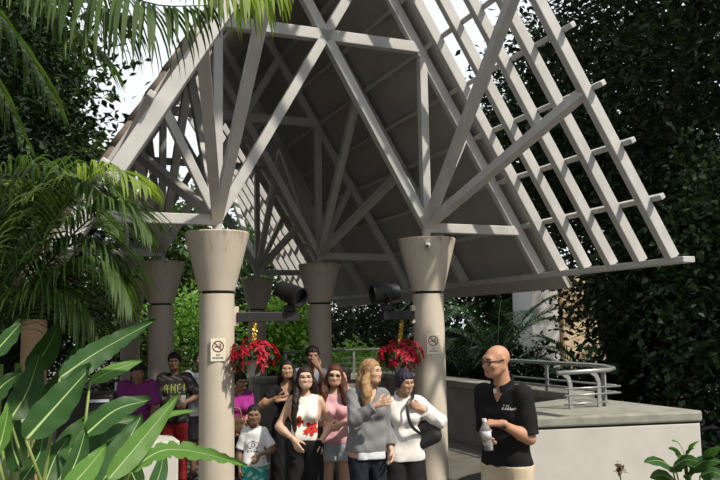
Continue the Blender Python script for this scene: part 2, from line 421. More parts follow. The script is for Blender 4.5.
# shrubs
GS = 'shrubs around the walkway'
def shrub(px, d, rx, rz, label, m='mleaf', n=2600, size=.16, z=None, elong=2.0):
    tree('shrub', label, bx(px, d), [(0, 0, z or rz * .95, rx, rx * .8, rz)], n, size, M[m], .03, GS, 'shrub', 12, .2, elong, 3)
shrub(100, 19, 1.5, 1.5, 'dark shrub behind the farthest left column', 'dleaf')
shrub(182, 20, 1.3, 1.55, 'light green shrub seen between the two nearer left columns', 'sunleaf', 3600, .17)
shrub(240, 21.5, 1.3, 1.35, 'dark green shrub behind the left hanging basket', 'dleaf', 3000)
shrub(281, 20.6, 1.05, 1.45, 'bright large-leaved shrub right of the left hanging basket', 'sunleaf', 2600, .22, None, 1.6)
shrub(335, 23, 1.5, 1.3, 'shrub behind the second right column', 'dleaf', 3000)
for px, d, m, rz, lab in ((350, 18.5, 'sunleaf', .75, 'low green shrub behind the railing and the man in grey'),
                       (385, 17.0, 'sunleaf', .62, 'low bright green shrub behind the railing and the blonde woman'),
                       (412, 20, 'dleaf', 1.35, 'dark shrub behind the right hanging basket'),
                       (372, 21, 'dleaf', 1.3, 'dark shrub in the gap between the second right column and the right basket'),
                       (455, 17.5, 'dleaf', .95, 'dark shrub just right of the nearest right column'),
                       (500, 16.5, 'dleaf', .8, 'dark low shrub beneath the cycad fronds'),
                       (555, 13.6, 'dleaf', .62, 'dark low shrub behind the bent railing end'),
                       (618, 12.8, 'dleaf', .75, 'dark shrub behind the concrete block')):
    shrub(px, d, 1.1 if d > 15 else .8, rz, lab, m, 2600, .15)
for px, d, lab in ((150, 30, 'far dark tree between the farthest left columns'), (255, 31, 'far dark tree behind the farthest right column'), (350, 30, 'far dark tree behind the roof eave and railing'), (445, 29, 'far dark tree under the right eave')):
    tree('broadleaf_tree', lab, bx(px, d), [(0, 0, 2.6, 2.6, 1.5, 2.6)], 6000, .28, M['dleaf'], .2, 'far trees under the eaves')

# ---------------------------------------------------------------- palms
def bez(pts, n):
    """smooth polyline through points (Catmull-Rom)"""
    P = [Vector(p) for p in pts]
    P = [P[0] * 2 - P[1]] + P + [P[-1] * 2 - P[-2]]
    out = []
    segs = len(P) - 3
    for i in range(n):
        u = i / (n - 1) * segs; k = min(int(u), segs - 1); t = u - k
        p0, p1, p2, p3 = P[k:k + 4]
        out.append(.5 * ((2 * p1) + (p2 - p0) * t + (2 * p0 - 5 * p1 + 4 * p2 - p3) * t * t + (3 * p1 - p0 - 3 * p2 + p3) * t ** 3))
    return out
def frond(parent, pts, m, n=34, ln=.36, wd=.022, droop=.8, start=.12, rad=.007, fwd=.7, seed=0, rise=.15, sides=(-1, 1)):
    rnd = random.Random(seed)
    R = bez(pts, 60); mb = MB()
    mb.tube(R[::3], [rad * (1 - .8 * i / 20) for i in range(len(R[::3]))], 5)
    for i in range(n):
        f = start + (1 - start) * (i + .5) / n
        k = min(int(f * 59), 58); p = R[k]; t = (R[k + 1] - R[k]).normalized()
        s0 = t.cross(UP)
        if s0.length < .15: s0 = t.cross(Vector((0, 1, 0)))
        s0.normalize()
        l = ln * (math.sin(PI * min(1, .12 + f * .86)) ** .6) * rnd.uniform(.85, 1.1)
        for s in sides:
            d = (s0 * s + t * (fwd + .6 * f) + UP * rise + Vector((rnd.uniform(-.12, .12), rnd.uniform(-.12, .12), rnd.uniform(-.12, .12)))).normalized()
            q = p.copy(); prev = None; ns = 5
            vs = []
            for j in range(ns + 1):
                u = j / ns
                wv = d.cross(UP)
                if wv.length < .1: wv = s0.copy()
                wv.normalize()
                wv = (wv + UP * s * .25 + t * .3).normalized()
                w = wd * .5 * (min(1, .35 + u * 3) * (1 - u ** 2.2) + .02)
                vs += [q + wv * w, q - wv * w]
                q = q + d * (l / ns)
                d = (d + Vector((0, 0, -droop * (.22 + .2 * u)))).normalized()
            mb.add(vs, [(2 * j, 2 * j + 1, 2 * j + 3, 2 * j + 2) for j in range(ns)])
    return mb.build('frond', m, parent)

# palm leaning over from the upper left
pt = thing('palm_tree', at(-60, 420, 3.6) * Vector((1, 1, 0)) if False else Vector((at(-130, 420, 3.7).x, 3.7, 0)), 'tall palm whose hanging fronds cross the upper left corner', 'palm')
base = Vector(pt.location)
crown = at(-110, -150, 3.7)
b = MB(); b.tube(bez([base, base.lerp(crown, .5) + Vector((.06, 0, 0)), crown], 12), [.07] * 12, 10); b.build('trunk', M['bark'], pt, smooth=True)
T = lambda *ps: [at(*p) for p in ps]
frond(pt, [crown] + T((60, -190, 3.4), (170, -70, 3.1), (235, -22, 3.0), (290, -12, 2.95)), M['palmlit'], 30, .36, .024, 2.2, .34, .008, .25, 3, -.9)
frond(pt, [crown] + T((0, -130, 3.5), (70, -55, 3.3), (140, 0, 3.1), (215, 6, 3.0)), M['palm'], 34, .44, .026, 2.2, .25, .008, .3, 4, -.8)
frond(pt, [crown] + T((-20, -110, 3.5), (50, -40, 3.35), (100, 4, 3.2), (132, 16, 3.15)), M['palm'], 32, .42, .024, 1.6, .2, .008, .4, 14, -.5)
frond(pt, [crown] + T((-20, -60, 3.5), (30, -10, 3.45), (75, 30, 3.4), (110, 62, 3.4)), M['palm'], 30, .44, .022, 1.1, .2, .010, .6, 5)
frond(pt, [crown] + T((-60, -70, 3.7), (-20, -10, 3.7), (25, 50, 3.7), (60, 110, 3.7)), M['palm'], 30, .44, .022, 1.1, .2, .010, .6, 6)
frond(pt, [crown] + T((-90, -60, 3.9), (-50, 10, 3.9), (-10, 70, 3.9), (30, 150, 3.9)), M['palm'], 30, .44, .022, 1.1, .2, .010, .6, 7)

# feathery palm in the left middle ground
pa = thing('areca_palm', Vector((at(-10, 400, 4.2).x, 4.2, 0)), 'feathery palm arching in from the left below the hanging fronds', 'palm')
b0 = Vector(pa.location)
stem_top = at(0, 345, 4.2)
b = MB()
for dx in (-.12, 0, .1):
    b.tube([b0 + Vector((dx, dx * .5, 0)), stem_top + Vector((dx * .6, dx, -.1))], [.03, .022], 8)
b.build('stem', M['stalk'], pa, smooth=True)
fr = [(((10, 320, 4.0), (55, 255, 3.9), (95, 215, 3.85), (125, 205, 3.8), (150, 235, 3.8)), 'palm', .38, 44),
      (((5, 330, 4.0), (45, 290, 3.9), (85, 262, 3.85), (115, 268, 3.8), (132, 310, 3.8)), 'palm', .36, 42),
      (((-10, 250, 4.2), (10, 205, 4.1), (40, 178, 4.0), (75, 175, 3.95), (110, 200, 3.9)), 'palm', .40, 42),
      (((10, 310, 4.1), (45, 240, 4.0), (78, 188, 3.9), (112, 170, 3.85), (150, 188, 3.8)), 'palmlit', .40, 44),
      (((0, 290, 4.2), (25, 215, 4.2), (60, 176, 4.2), (95, 172, 4.2), (120, 195, 4.2)), 'palm', .40, 40),
      (((8, 330, 4.1), (35, 280, 4.0), (70, 245, 3.95), (105, 245, 3.9), (128, 285, 3.9)), 'palm', .40, 44),
      (((0, 300, 4.4), (-5, 230, 4.4), (10, 185, 4.4), (40, 165, 4.4), (70, 175, 4.4)), 'palm', .42, 40),
      (((5, 335, 4.0), (30, 300, 3.9), (58, 290, 3.85), (85, 305, 3.8), (100, 345, 3.8)), 'palm', .36, 40),
      (((0, 330, 4.3), (20, 260, 4.5), (50, 215, 4.6), (85, 205, 4.6), (118, 230, 4.6)), 'palm', .42, 44),
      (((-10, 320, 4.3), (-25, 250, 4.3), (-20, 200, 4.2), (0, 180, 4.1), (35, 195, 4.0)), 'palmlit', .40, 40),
      (((0, 340, 4.0), (-5, 300, 3.9), (10, 265, 3.8), (35, 262, 3.8), (60, 300, 3.8)), 'palm', .36, 38)]
for k, (p, m, l, n) in enumerate(fr):
    frond(pa, [stem_top] + T(*p), M[m], n + 12, l * 1.2, .019, 1.25, .2, .008, .45, 20 + k)

# cycads beyond the parapet
def cycad(px, d, z, label, n=13, r=1.1, seed=0, m='fern', ln=.22):
    rnd = random.Random(seed)
    p = Vector((*bx(px, d), 0))
    t = thing('cycad', p, label, 'cycad', 'feathery plants behind the parapet')
    b = MB(); b.tube([p, p + UP * z], [.12, .10], 10); b.build('trunk', M['bark'], t, smooth=True)
    for k in range(n):
        a = 2 * PI * k / n + rnd.uniform(-.15, .15); e = rnd.uniform(.5, 1.15)
        h = Vector((math.cos(a), math.sin(a), 0)); o = p + UP * z
        frond(t, [o, o + h * r * .35 + UP * r * .45 * e, o + h * r * .72 + UP * r * .62 * e, o + h * r * 1.05 + UP * r * .45 * e], M[m], 30, ln, .022, .25, .1, .012, .5, seed * 50 + k, .25)
cycad(494, 14.6, 1.25, 'cycad with arching fronds behind the bald man', 15, 1.75, 1, 'fern', .34)
cycad(462, 16.0, .85, 'cycad just right of the nearest right column, partly behind it', 12, 1.45, 2, 'fern', .3)
cycad(588, 12.6, .85, 'dark tree fern spreading behind the bent railing end', 16, 1.25, 3, 'fern', .26)
cycad(632, 13.8, 1.3, 'dark fern palm behind the concrete block', 12, 1.1, 4, 'fern', .22)
cycad(372, 17.6, .55, 'fern behind the railing, left of the right hanging basket', 12, .8, 5, 'sunleaf', .2)

# ---------------------------------------------------------------- broad-leaved plants at the lower left
def blade(parent, pts, hw, m, seed=0, torn=0.0, fold=.25, side_n=None, nseg=30, curl=0.0):
    """a banana-like leaf along a midrib; hw = half width in metres"""
    rnd = random.Random(seed)
    R = bez(pts, nseg + 1); mb = MB(); ribmb = MB()
    view = Vector((0, 1, -.1)); W = 5
    cols = 2 * W + 1
    vs = []; cut = [set(), set()]
    tears = {}
    for sgn in (-1, 1):
        k = 3
        while torn and k < nseg - 2:
            tears[(sgn, k)] = rnd.uniform(.25, .7) * torn; k += rnd.randint(2, 4)
    ph = rnd.uniform(0, 6)
    for i in range(nseg + 1):
        u = i / nseg
        t = (R[min(i + 1, nseg)] - R[max(i - 1, 0)]).normalized()
        s = t.cross(view).normalized() if side_n is None else t.cross(Vector(side_n)).normalized()
        nn = s.cross(t).normalized()
        w = hw * (max(0.0, math.sin(PI * min(1, u ** .75))) ** .75) * (1 - .15 * u) + .002
        for j in range(cols):
            f = (j - W) / W; sg = 1 if f > 0 else -1
            ww = w
            if f and (sg, i) in tears: ww = w * (1 - tears[(sg, i)])
            wave = .05 * hw * math.sin(u * 26 + ph + sg) * abs(f)
            vs.append(R[i] + s * f * ww + nn * (abs(f) ** 1.4 * ww * fold + wave - curl * hw * f * f * u))
    fs = [(i * cols + j, i * cols + j + 1, (i + 1) * cols + j + 1, (i + 1) * cols + j) for i in range(nseg) for j in range(cols - 1)]
    mb.add(vs, fs)
    o = mb.build('leaf', m, parent, smooth=True)
    ribmb.tube(R[:-1], [.0055 * (1 - .85 * i / nseg) * min(1.6, hw / .07) for i in range(nseg)], 6)
    ribmb.build('midrib', M['rib'], o, smooth=True)
    return o
hp = thing('heliconia_plant', Vector((at(60, 470, 3.3).x, 3.3, 0)), 'broad-leaved plant with big banana-like leaves in the lower left corner', 'plant')
hb = Vector(hp.location)
s2m = lambda px, d: px * d / FPX
leaves = [  # midrib in the photo, depth, half width px, material, torn
    (((60, 378), (98, 352), (156, 320)), 3.5, 13, 'heli', .25, 1),
    (((26, 440), (58, 404), (92, 366)), 3.2, 21, 'heli', 0, 2),
    (((66, 492), (86, 470), (106, 446)), 2.7, 11, 'helib', 0, 3),
    (((66, 484), (78, 456), (86, 428)), 2.9, 11, 'heli', 0, 4),
    (((108, 480), (142, 440), (179, 395)), 2.9, 11, 'helib', 0, 5),
    (((84, 436), (116, 410), (150, 400)), 3.3, 14, 'heli', 0, 6),
    (((70, 450), (104, 428), (140, 418)), 3.4, 12, 'heli', 0, 7),
    (((128, 472), (162, 451), (200, 453), (247, 466)), 3.0, 10, 'helib', .9, 8),
    (((90, 382), (114, 370), (142, 361)), 3.7, 7, 'helib', 0, 9),
    (((-14, 362), (6, 340), (22, 322)), 3.4, 13, 'heli', 0, 10),
    (((-3, 456), (4, 430), (9, 404)), 3.0, 9, 'helib', 0, 12),
    (((96, 492), (120, 455), (142, 415)), 3.05, 15, 'heli', 0, 13),
    (((150, 424), (172, 414), (196, 411)), 3.3, 4, 'helib', 0, 14),
    (((10, 420), (28, 390), (40, 352)), 3.8, 14, 'heli', 0, 15),
    (((-12, 410), (0, 388), (22, 372)), 3.6, 13, 'heli', 0, 16),
    (((118, 480), (110, 452), (82, 420)), 3.5, 11, 'heli', 0, 17),
    (((22, 482), (40, 452), (44, 420)), 3.6, 10, 'heli', 0, 18),
    (((150, 500), (160, 472), (164, 452)), 3.3, 7, 'heli', 0, 19),
    (((40, 400), (62, 380), (84, 340)), 4.0, 12, 'heli', 0, 20),
    (((60, 470), (72, 440), (104, 408)), 3.9, 13, 'heli', 0, 21),
    (((20, 470), (12, 440), (18, 404)), 3.9, 13, 'heli', 0, 22),
    (((44, 486), (56, 456), (70, 436)), 3.7, 11, 'heli', 0, 23),
    (((88, 470), (112, 446), (128, 420)), 3.9, 12, 'heli', 0, 24),
    (((30, 372), (46, 350), (60, 322)), 4.1, 12, 'heli', 0, 25),
    (((140, 492), (128, 466), (112, 446)), 3.7, 10, 'heli', 0, 26),
]
st = MB()
for pts, d, hwp, m, torn, sd_ in leaves:
    q = [at(x, y, d + .12 * (k - 1)) for k, (x, y) in enumerate(pts)]
    blade(hp, q, s2m(hwp * 1.12, d), M[m], sd_, torn, .28 if sd_ % 2 else .12, (0.25 * (-1) ** sd_, 1, -.55), 30, .3)
    g0 = hb + Vector((random.Random(sd_).uniform(-.25, .3), random.Random(sd_ + 50).uniform(-.2, .2), 0))
    sb = MB(); sb.tube(bez([g0, g0.lerp(q[0], .6) + UP * .05, q[0]], 8), [.016, .015, .014, .012, .010, .008, .007, .006], 7)
    sb.build('leaf_stalk', M['stalk'], hp, smooth=True)

# leafy plant before the right end of the block
lp = thing('arrowhead_plant', Vector((at(690, 470, 6.6).x, 6.6, 0)), 'low plant with broad green leaves in the lower right corner before the concrete block', 'plant')
pb = Vector(lp.location)
for k, (x, y, hw_, x2, y2, mm) in enumerate([(676, 470, 9, 644, 462, 'heli'), (672, 468, 10, 700, 462, 'heli'), (690, 470, 9, 722, 462, 'heli'), (684, 462, 4, 668, 448, 'helib'), (686, 456, 4, 700, 441, 'helib'),
                                              (684, 462, 4, 694, 448, 'heli'), (700, 476, 9, 726, 478, 'heli'), (676, 482, 9, 650, 478, 'heli'), (706, 462, 8, 718, 446, 'heli'), (684, 452, 3, 672, 441, 'helib'), (690, 480, 8, 690, 466, 'heli')]):
    p, q = at(x, y, 6.6), at(x2, y2, 6.3 + .08 * (k % 4))
    blade(lp, [p, p.lerp(q, .5) + UP * .04, q], s2m(hw_, 6.6), M[mm], 70 + k, 0, .2, (0.1, .8, -.9), 12)
    sb = MB(); sb.tube(bez([pb, pb.lerp(p, .6), p], 6), .006, 6); sb.build('leaf_stalk', M['stalk'], lp, smooth=True)
# ================================================================ people
def V3(*a): return np.array(a, float)
def rot(axis, t):
    return np.array(Matrix.Rotation(t, 3, axis))
class Field:
    """smooth union of tapered limbs on a grid"""
    def __init__(s, lo, hi, h):
        s.lo = np.array(lo, float); s.h = h
        s.n = np.ceil((np.array(hi) - s.lo) / h).astype(int) + 1
    def sub(s, lo, hi):
        a = np.clip(np.floor((lo - s.lo) / s.h).astype(int), 0, s.n); b = np.clip(np.ceil((hi - s.lo) / s.h).astype(int) + 1, 0, s.n)
        return a, b
    def coords(s, a, b):
        g = [s.lo[i] + s.h * np.arange(a[i], b[i]) for i in range(3)]
        return np.meshgrid(*g, indexing='ij')
    def union(s, prims, k, grow=0.0, comp=0.0):
        acc = np.zeros(tuple(s.n), np.float32); marg = 7.0 / k
        for pr in prims:
            p, q, r1, r2, A, cut = pr
            R = max(r1, r2) + grow; sc = 1.0
            if A is not None:
                sc = 1.0 / np.linalg.svd(A)[1].min()
            ext = R * sc + marg
            a, b = s.sub(np.minimum(p, q) - ext, np.maximum(p, q) + ext)
            if (b <= a).any(): continue
            X = np.stack(s.coords(a, b), -1)
            d = cap_dist(X, p, q, r1 + grow, r2 + grow, A)
            if cut is not None:
                d = np.maximum(d, (X - cut[0]) @ cut[1])
            acc[a[0]:b[0], a[1]:b[1], a[2]:b[2]] += np.exp(np.clip(-k * d, -30, 60)).astype(np.float32)
        return -np.log(acc + 1e-6) / k + comp
def cap_dist(X, p, q, r1, r2, A=None):
    d = q - p; x = X - p
    if A is not None: x = x @ A.T; d = A @ d
    L2 = d @ d
    t = np.clip((x @ d) / L2, 0, 1) if L2 > 1e-10 else np.zeros(x.shape[:-1])
    dist = np.linalg.norm(x - t[..., None] * d, axis=-1) - (r1 + (r2 - r1) * t)
    if A is not None: dist = dist / np.linalg.svd(A)[1].max()
    return dist
def smin(a, b, r):
    h = np.clip(.5 + .5 * (b - a) / r, 0, 1)
    return b * (1 - h) + a * h - r * h * (1 - h)
def smax(a, b, r): return -smin(-a, -b, r)
def nets(f, lo, h):
    """surface nets: zero level of f -> quads"""
    ins = f < 0
    nx, ny, nz = f.shape
    cs = [ins[i:nx - 1 + i, j:ny - 1 + j, k:nz - 1 + k] for i in (0, 1) for j in (0, 1) for k in (0, 1)]
    sm = sum(c.astype(np.int8) for c in cs)
    act = (sm > 0) & (sm < 8)
    idx = np.argwhere(act)
    ids = -np.ones(act.shape, np.int32); ids[act] = np.arange(len(idx))
    pos = np.zeros((len(idx), 3)); cnt = np.zeros(len(idx))
    cor = [(i, j, k) for i in (0, 1) for j in (0, 1) for k in (0, 1)]
    val = {c: f[idx[:, 0] + c[0], idx[:, 1] + c[1], idx[:, 2] + c[2]] for c in cor}
    for c in cor:
        for ax in range(3):
            if c[ax]: continue
            e = list(c); e[ax] = 1; e = tuple(e)
            a, b = val[c], val[e]; m = (a < 0) != (b < 0)
            t = np.where(m, a / np.where(m, a - b, 1), 0)
            P = np.tile(np.array(c, float), (len(idx), 1)); P[:, ax] += t
            pos[m] += P[m]; cnt[m] += 1
    V = lo + h * (idx + pos / cnt[:, None])
    Q = []
    for ax in range(3):
        o1, o2 = [(1, 2), (2, 0), (0, 1)][ax]
        sl = [slice(None)] * 3; sl2 = [slice(None)] * 3
        sl[ax] = slice(0, -1); sl2[ax] = slice(1, None)
        A, B = ins[tuple(sl)], ins[tuple(sl2)]
        E = np.argwhere(A != B)
        E = E[(E[:, o1] > 0) & (E[:, o2] > 0) & (E[:, o1] < f.shape[o1] - 1) & (E[:, o2] < f.shape[o2] - 1)]
        flip = A[E[:, 0], E[:, 1], E[:, 2]]
        def g(d1, d2):
            c = E.copy(); c[:, o1] += d1; c[:, o2] += d2
            return ids[c[:, 0], c[:, 1], c[:, 2]]
        q = np.stack([g(-1, -1), g(0, -1), g(0, 0), g(-1, 0)], 1)
        q = np.where(flip[:, None], q, q[:, ::-1])
        Q.append(q)
    Q = np.concatenate(Q); Q = Q[(Q >= 0).all(1)]
    return V, Q
def flat(sx=1.0, sy=1.0, sz=1.0, R=None):
    A = np.diag([1 / sx, 1 / sy, 1 / sz])
    return A if R is None else R @ A @ R.T
def prim(p, q, r1, r2=None, A=None, cut=None): return (np.asarray(p, float), np.asarray(q, float), r1, r1 if r2 is None else r2, A, cut)

def folds(X, amp, seed):
    x, y, z = X; a = seed * 1.7
    return amp * (np.sin(41 * z + 23 * x + 9 * np.sin(7 * x + a) + a) * .5 + np.sin(60 * x - 31 * z + 18 * y + 2 * a) * .3 + np.sin(33 * y + 52 * z - 20 * x + a) * .3)

CLOTHMAT = {}
def cloth(name, col, rough=.85, var=.08):
    k = (name, col)
    if k not in CLOTHMAT: CLOTHMAT[k] = mat(name, col, rough, var, 30, .12, spec=.2)
    return CLOTHMAT[k]
def skin(col):
    k = ('skin', col)
    if k not in CLOTHMAT:
        m = mat('skin', col, .5, .05, 25, 0, spec=.35)
        b = m.node_tree.nodes['Principled BSDF']; b.inputs['Subsurface Weight'].default_value = .12; b.inputs['Subsurface Radius'].default_value = (.012, .005, .003)
        CLOTHMAT[k] = m
    return CLOTHMAT[k]
def hairm(col):
    k = ('hair', col)
    if k not in CLOTHMAT: CLOTHMAT[k] = mat('hair', col, .6, .35, 40, .2, spec=.25)
    return CLOTHMAT[k]
EYEW = mat('eye_white', (.42, .40, .38), .3); TEETH = mat('teeth', (.7, .68, .64), .3); EYED = mat('eye_dark', (.015, .01, .008), .2)
LENS = mat('dark_lens', (.01, .008, .008), .1); FRAME = mat('spectacle_frame', (.012, .010, .010), .3)

class Person:
    def __init__(s, label, px, d, H, face=0.0, lean=0.0, side=0.0, twist=0.0, yaw=0.0, pitch=0.0, roll=0.0, male=False, child=False, bulk=1.0,
                 skincol=(.50, .31, .21), h=.0075, stride=0.0, lip=None, hs=1.0, hipshift=0.0):
        s.label = label; s.H = H; s.k = k = H / 1.75; s.male = male; s.h = h; s.d = d; s.skincol = skincol
        g = at(px, 330, d); s.base = Vector((g.x, g.y, 0)); s.face = face
        s.Rw = rot('Z', face)
        s.seed = (px * 7 + int(d * 10)) % 37
        hs_ = hs * (1.18 if child else 1.0); s.hk = k * hs_ * .93
        bw = (.93 if male else .84) * bulk * (.95 if child else 1)
        hipw = (1.0 if male else 1.02) * bulk
        s.bulk = bulk; s.bw = bw; s.lw = 1.0 if male else .88
        Rt = rot('Z', twist) @ rot('X', lean) @ rot('Y', side)      # lean > 0 bows forward (towards -y)
        s.Rt = Rt
        pel = V3(hipshift, 0, .93 * k)
        def T(x, y, z): return pel + Rt @ (V3(x * k, y * k, z * k) - V3(0, 0, .93 * k))
        s.T = T
        tf = lambda sy: flat(1, sy, 1, Rt)
        P = {}
        P['torso'] = [prim(T(-.075 * hipw, .0, .96), T(.075 * hipw, .0, .96), .100 * k * bulk, None, tf(.95)),
                      prim(T(-.05 * bw, 0, 1.10), T(.05 * bw, 0, 1.10), (.098 if male else .082) * k * bulk, None, tf(.88)),
                      prim(T(-.07 * bw, .005, 1.26), T(.07 * bw, .005, 1.26), .112 * k * bulk, None, tf(.86)),
                      prim(T(-.085 * bw, .01, 1.35), T(.085 * bw, .01, 1.35), .085 * k * bulk, None, tf(.86)),
                      prim(T(-.145 * bw, .015, 1.405), T(.145 * bw, .015, 1.405), .052 * k),
                      prim(T(0, .02, 1.40), T(0, .012, 1.49), .078 * k, .056 * k)]
        if not male and not child:
            P['torso'] += [prim(T(x, -.085, 1.265), T(x, -.075, 1.275), .055 * k) for x in (-.07, .07)]
        if male and bulk > 1.03:
            P['torso'] += [prim(T(0, -.04, 1.08), T(0, -.035, 1.02), .10 * k * bulk)]
        s.neck = (T(0, .015, 1.45), T(0, -.004, 1.565))
        P['neck'] = [prim(*s.neck, (.056 if male else .046) * k, (.053 if male else .044) * k)]
        s.sh = {-1: T(-.172 * bw, .012, 1.405), 1: T(.172 * bw, .012, 1.405)}
        # head
        s.Rh = Rt @ rot('Z', yaw) @ rot('X', pitch) @ rot('Y', roll)
        s.hc = T(0, -.004, 1.565) + s.Rh @ V3(0, -.018, .070) * s.hk
        s.P = P
        # legs
        hw = .085 * hipw * k
        for sg in (-1, 1):
            st = stride * sg * k
            hip = V3(sg * hw + hipshift, 0, .92 * k); kn = V3(sg * hw * 1.06, -.025 * k + st * .5, .50 * k); an = V3(sg * hw * 1.05, .015 * k + st, .085 * k)
            P['thigh%d' % sg] = [prim(hip, kn, .086 * k * bulk, .056 * k)]
            cm = kn + (an - kn) * .32 + V3(0, .018 * k, 0)
            P['calf%d' % sg] = [prim(kn, cm, .054 * k, .054 * k), prim(cm, an, .053 * k, .036 * k)]
            P['foot%d' % sg] = [prim(an + V3(0, .02 * k, -.045 * k), an + V3(sg * .02 * k, -.15 * k, -.055 * k), .038 * k, .030 * k)]
            setattr(s, 'leg%d' % sg, (hip, kn, an))
        s.hands = {}; s.topf = None; s.smile = False
    def local(s, x, y, dd=0.0):
        w = np.array(at(x, y, s.d + dd) - s.base)
        return s.Rw.T @ w
    def arm(s, sg, target, hint=(0, .6, -.8), fdir=None, palm=None, curl=.35, spread=0.0):
        """sg -1: the person's right arm (towards -x), +1: left; target: wrist in the person's own axes"""
        k = s.k; S = s.sh[sg]; W = np.array(target, float)
        a, b = .285 * k, .245 * k
        D = W - S; dl = np.linalg.norm(D)
        if dl > (a + b) * .995: W = S + D / dl * (a + b) * .995; D = W - S; dl = np.linalg.norm(D)
        u = D / dl; x = (a * a - b * b + dl * dl) / (2 * dl); hh = math.sqrt(max(0, a * a - x * x))
        hv = np.array(hint, float); hv = hv + V3(sg * .12, 0, 0); hv -= u * (hv @ u); hv /= np.linalg.norm(hv)
        E = S + u * x + hv * hh
        s.P['uarm%d' % sg] = [prim(S, E, .0455 * k * s.bulk * s.lw, .037 * k * s.bulk * s.lw)]
        fm = E + (W - E) * .3
        s.P['farm%d' % sg] = [prim(E, fm, .037 * k * s.bulk * s.lw, .038 * k * s.bulk * s.lw), prim(fm, W, .038 * k * s.bulk * s.lw, .025 * k * s.lw)]
        setattr(s, 'arm%d' % sg, (S, E, W))
        d = (W - E) / np.linalg.norm(W - E) if fdir is None else np.array(fdir, float); d /= np.linalg.norm(d)
        n = V3(-sg, 0, 0) if palm is None else np.array(palm, float)
        n = n - d * (n @ d); n /= np.linalg.norm(n)
        side = np.cross(d, n) * (1 if sg < 0 else -1)
        q = k * (1.0 if s.male else .93); pr = []
        for j, (ln, off) in enumerate(((.068, .086), (.077, .090), (.072, .087), (.055, .079))):
            lat = side * (.029 - .0195 * j) * q
            kn = W + d * off * q + lat
            pr.append(prim(W + d * .012 * q + lat * .5, kn, .0155 * q, .0115 * q))
            dd = d + side * (1.5 - j) * spread * .12; dd /= np.linalg.norm(dd); pos = kn; c = curl * (1 + .1 * j)
            for m_, f in enumerate((.46, .31, .23)):
                ang = c * (1.0, 1.1, .7)[m_]
                dd = dd * math.cos(ang) + n * math.sin(ang); nn = n - dd * (n @ dd)
                nx = pos + dd * ln * f * q
                pr.append(prim(pos, nx, (.0098 - .0009 * m_) * q, (.0092 - .0011 * m_) * q)); pos = nx
                n_ = n
        tb = W + d * .022 * q + side * .024 * q + n * .008 * q
        td = d * .62 + side * .62 + n * .35; td /= np.linalg.norm(td); pos = tb
        for m_, ln in enumerate((.042, .030, .024)):
            nx = pos + td * ln * q; pr.append(prim(pos, nx, (.0135, .0112, .0098)[m_] * q, (.0112, .0098, .0082)[m_] * q)); pos = nx
            td = td + d * .18 + n * .22 * curl - side * .25; td /= np.linalg.norm(td)
        pr.append(prim(W - d * .02 * q, W + d * .02 * q, .024 * q, .021 * q))
        s.hands[sg] = pr; setattr(s, 'palm%d' % sg, (W + d * .07 * q + n * .025 * q, d, n, side))
    def headp(s):
        R, c, q = s.Rh, s.hc, s.hk
        def B(x, y, z): return c + R @ V3(x, y, z) * q
        def F(a, b_, c_): return flat(a, b_, c_, R)
        pr = [prim(B(0, .012, .026), B(0, .013, .026), .08 * q, None, F(.94, 1.16, 1.06)),
              prim(B(0, -.035, -.03), B(0, -.042, -.055), .060 * q, .050 * q, F(.92, 1, 1)),
              prim(B(-.02, -.072, -.083), B(.02, -.072, -.083), .022 * q),
              prim(B(-.038, -.045, -.07), B(-.052, .0, -.045), .024 * q), prim(B(.038, -.045, -.07), B(.052, .0, -.045), .024 * q),
              prim(B(-.04, -.07, -.018), B(-.042, -.066, -.02), .026 * q), prim(B(.04, -.07, -.018), B(.042, -.066, -.02), .026 * q),
              prim(B(-.035, -.078, .030), B(.035, -.078, .030), .016 * q)]
        det = [prim(B(0, -.094, .012), B(0, -.107, -.026), .0075 * q, .0105 * q), prim(B(-.012, -.097, -.03), B(.012, -.097, -.03), .0078 * q),
               prim(B(-.018, -.089, -.054), B(.018, -.089, -.054), .0085 * q), prim(B(-.014, -.088, -.063), B(.014, -.088, -.063), .0085 * q)]
        ears = [prim(B(x * .077, .012, .016), B(x * .073, .008, -.022), .015 * q, .010 * q, F(.55, 1, 1)) for x in (-1, 1)]
        return pr, det, ears, B
    def build(s, expr=None):
        k = s.k; h = s.h
        if 'uarm-1' not in s.P: s.arm(-1, s.sh[-1] + V3(-.06, .0, -.52) * k)
        if 'uarm1' not in s.P: s.arm(1, s.sh[1] + V3(.06, .0, -.52) * k)
        allp = [p for v in s.P.values() for p in v] + s.hands[-1] + s.hands[1]
        pts = np.array([p[0] for p in allp] + [p[1] for p in allp] + [s.hc])
        s.lo = pts.min(0) - .15 * max(.8, k); s.hi = pts.max(0) + .15; s.lo[2] = -.01
        s.hi[2] = max(s.hi[2], s.hc[2] + .16)
        F = Field(s.lo, s.hi, h)
        limbs = [p for kk, v in s.P.items() if kk != 'torso' for p in v]
        f = F.union(s.P['torso'], 48, 0, .012 * k)
        f = smin(f, F.union(limbs, 70), .025 * k)
        hd, det, ears, B = s.headp()
        fh = F.union(hd, 90)
        fh = smin(fh, F.union(det + ears, 260), .006)
        # eye sockets, then eyeballs
        Xs = F.coords(np.zeros(3, int), F.n); X = np.stack(Xs, -1)
        a, b = F.sub(s.hc - .14, s.hc + .14); sl = tuple(slice(a[i], b[i]) for i in range(3))
        Xh = ((X[sl] - s.hc) @ s.Rh) / s.hk; fs = fh[sl]
        for x in (-1, 1):
            so_ = np.linalg.norm((Xh - V3(x * .031, -.097, .008)) * V3(1, 1, 1.35), axis=-1) - .0165
            fs = smax(fs, -so_ * s.hk, .008)
            fs = np.minimum(fs, (np.linalg.norm(Xh - V3(x * .031, -.074, .007), axis=-1) - .0135) * s.hk)
        fh[sl] = fs
        f = smin(f, fh, .018 * k)
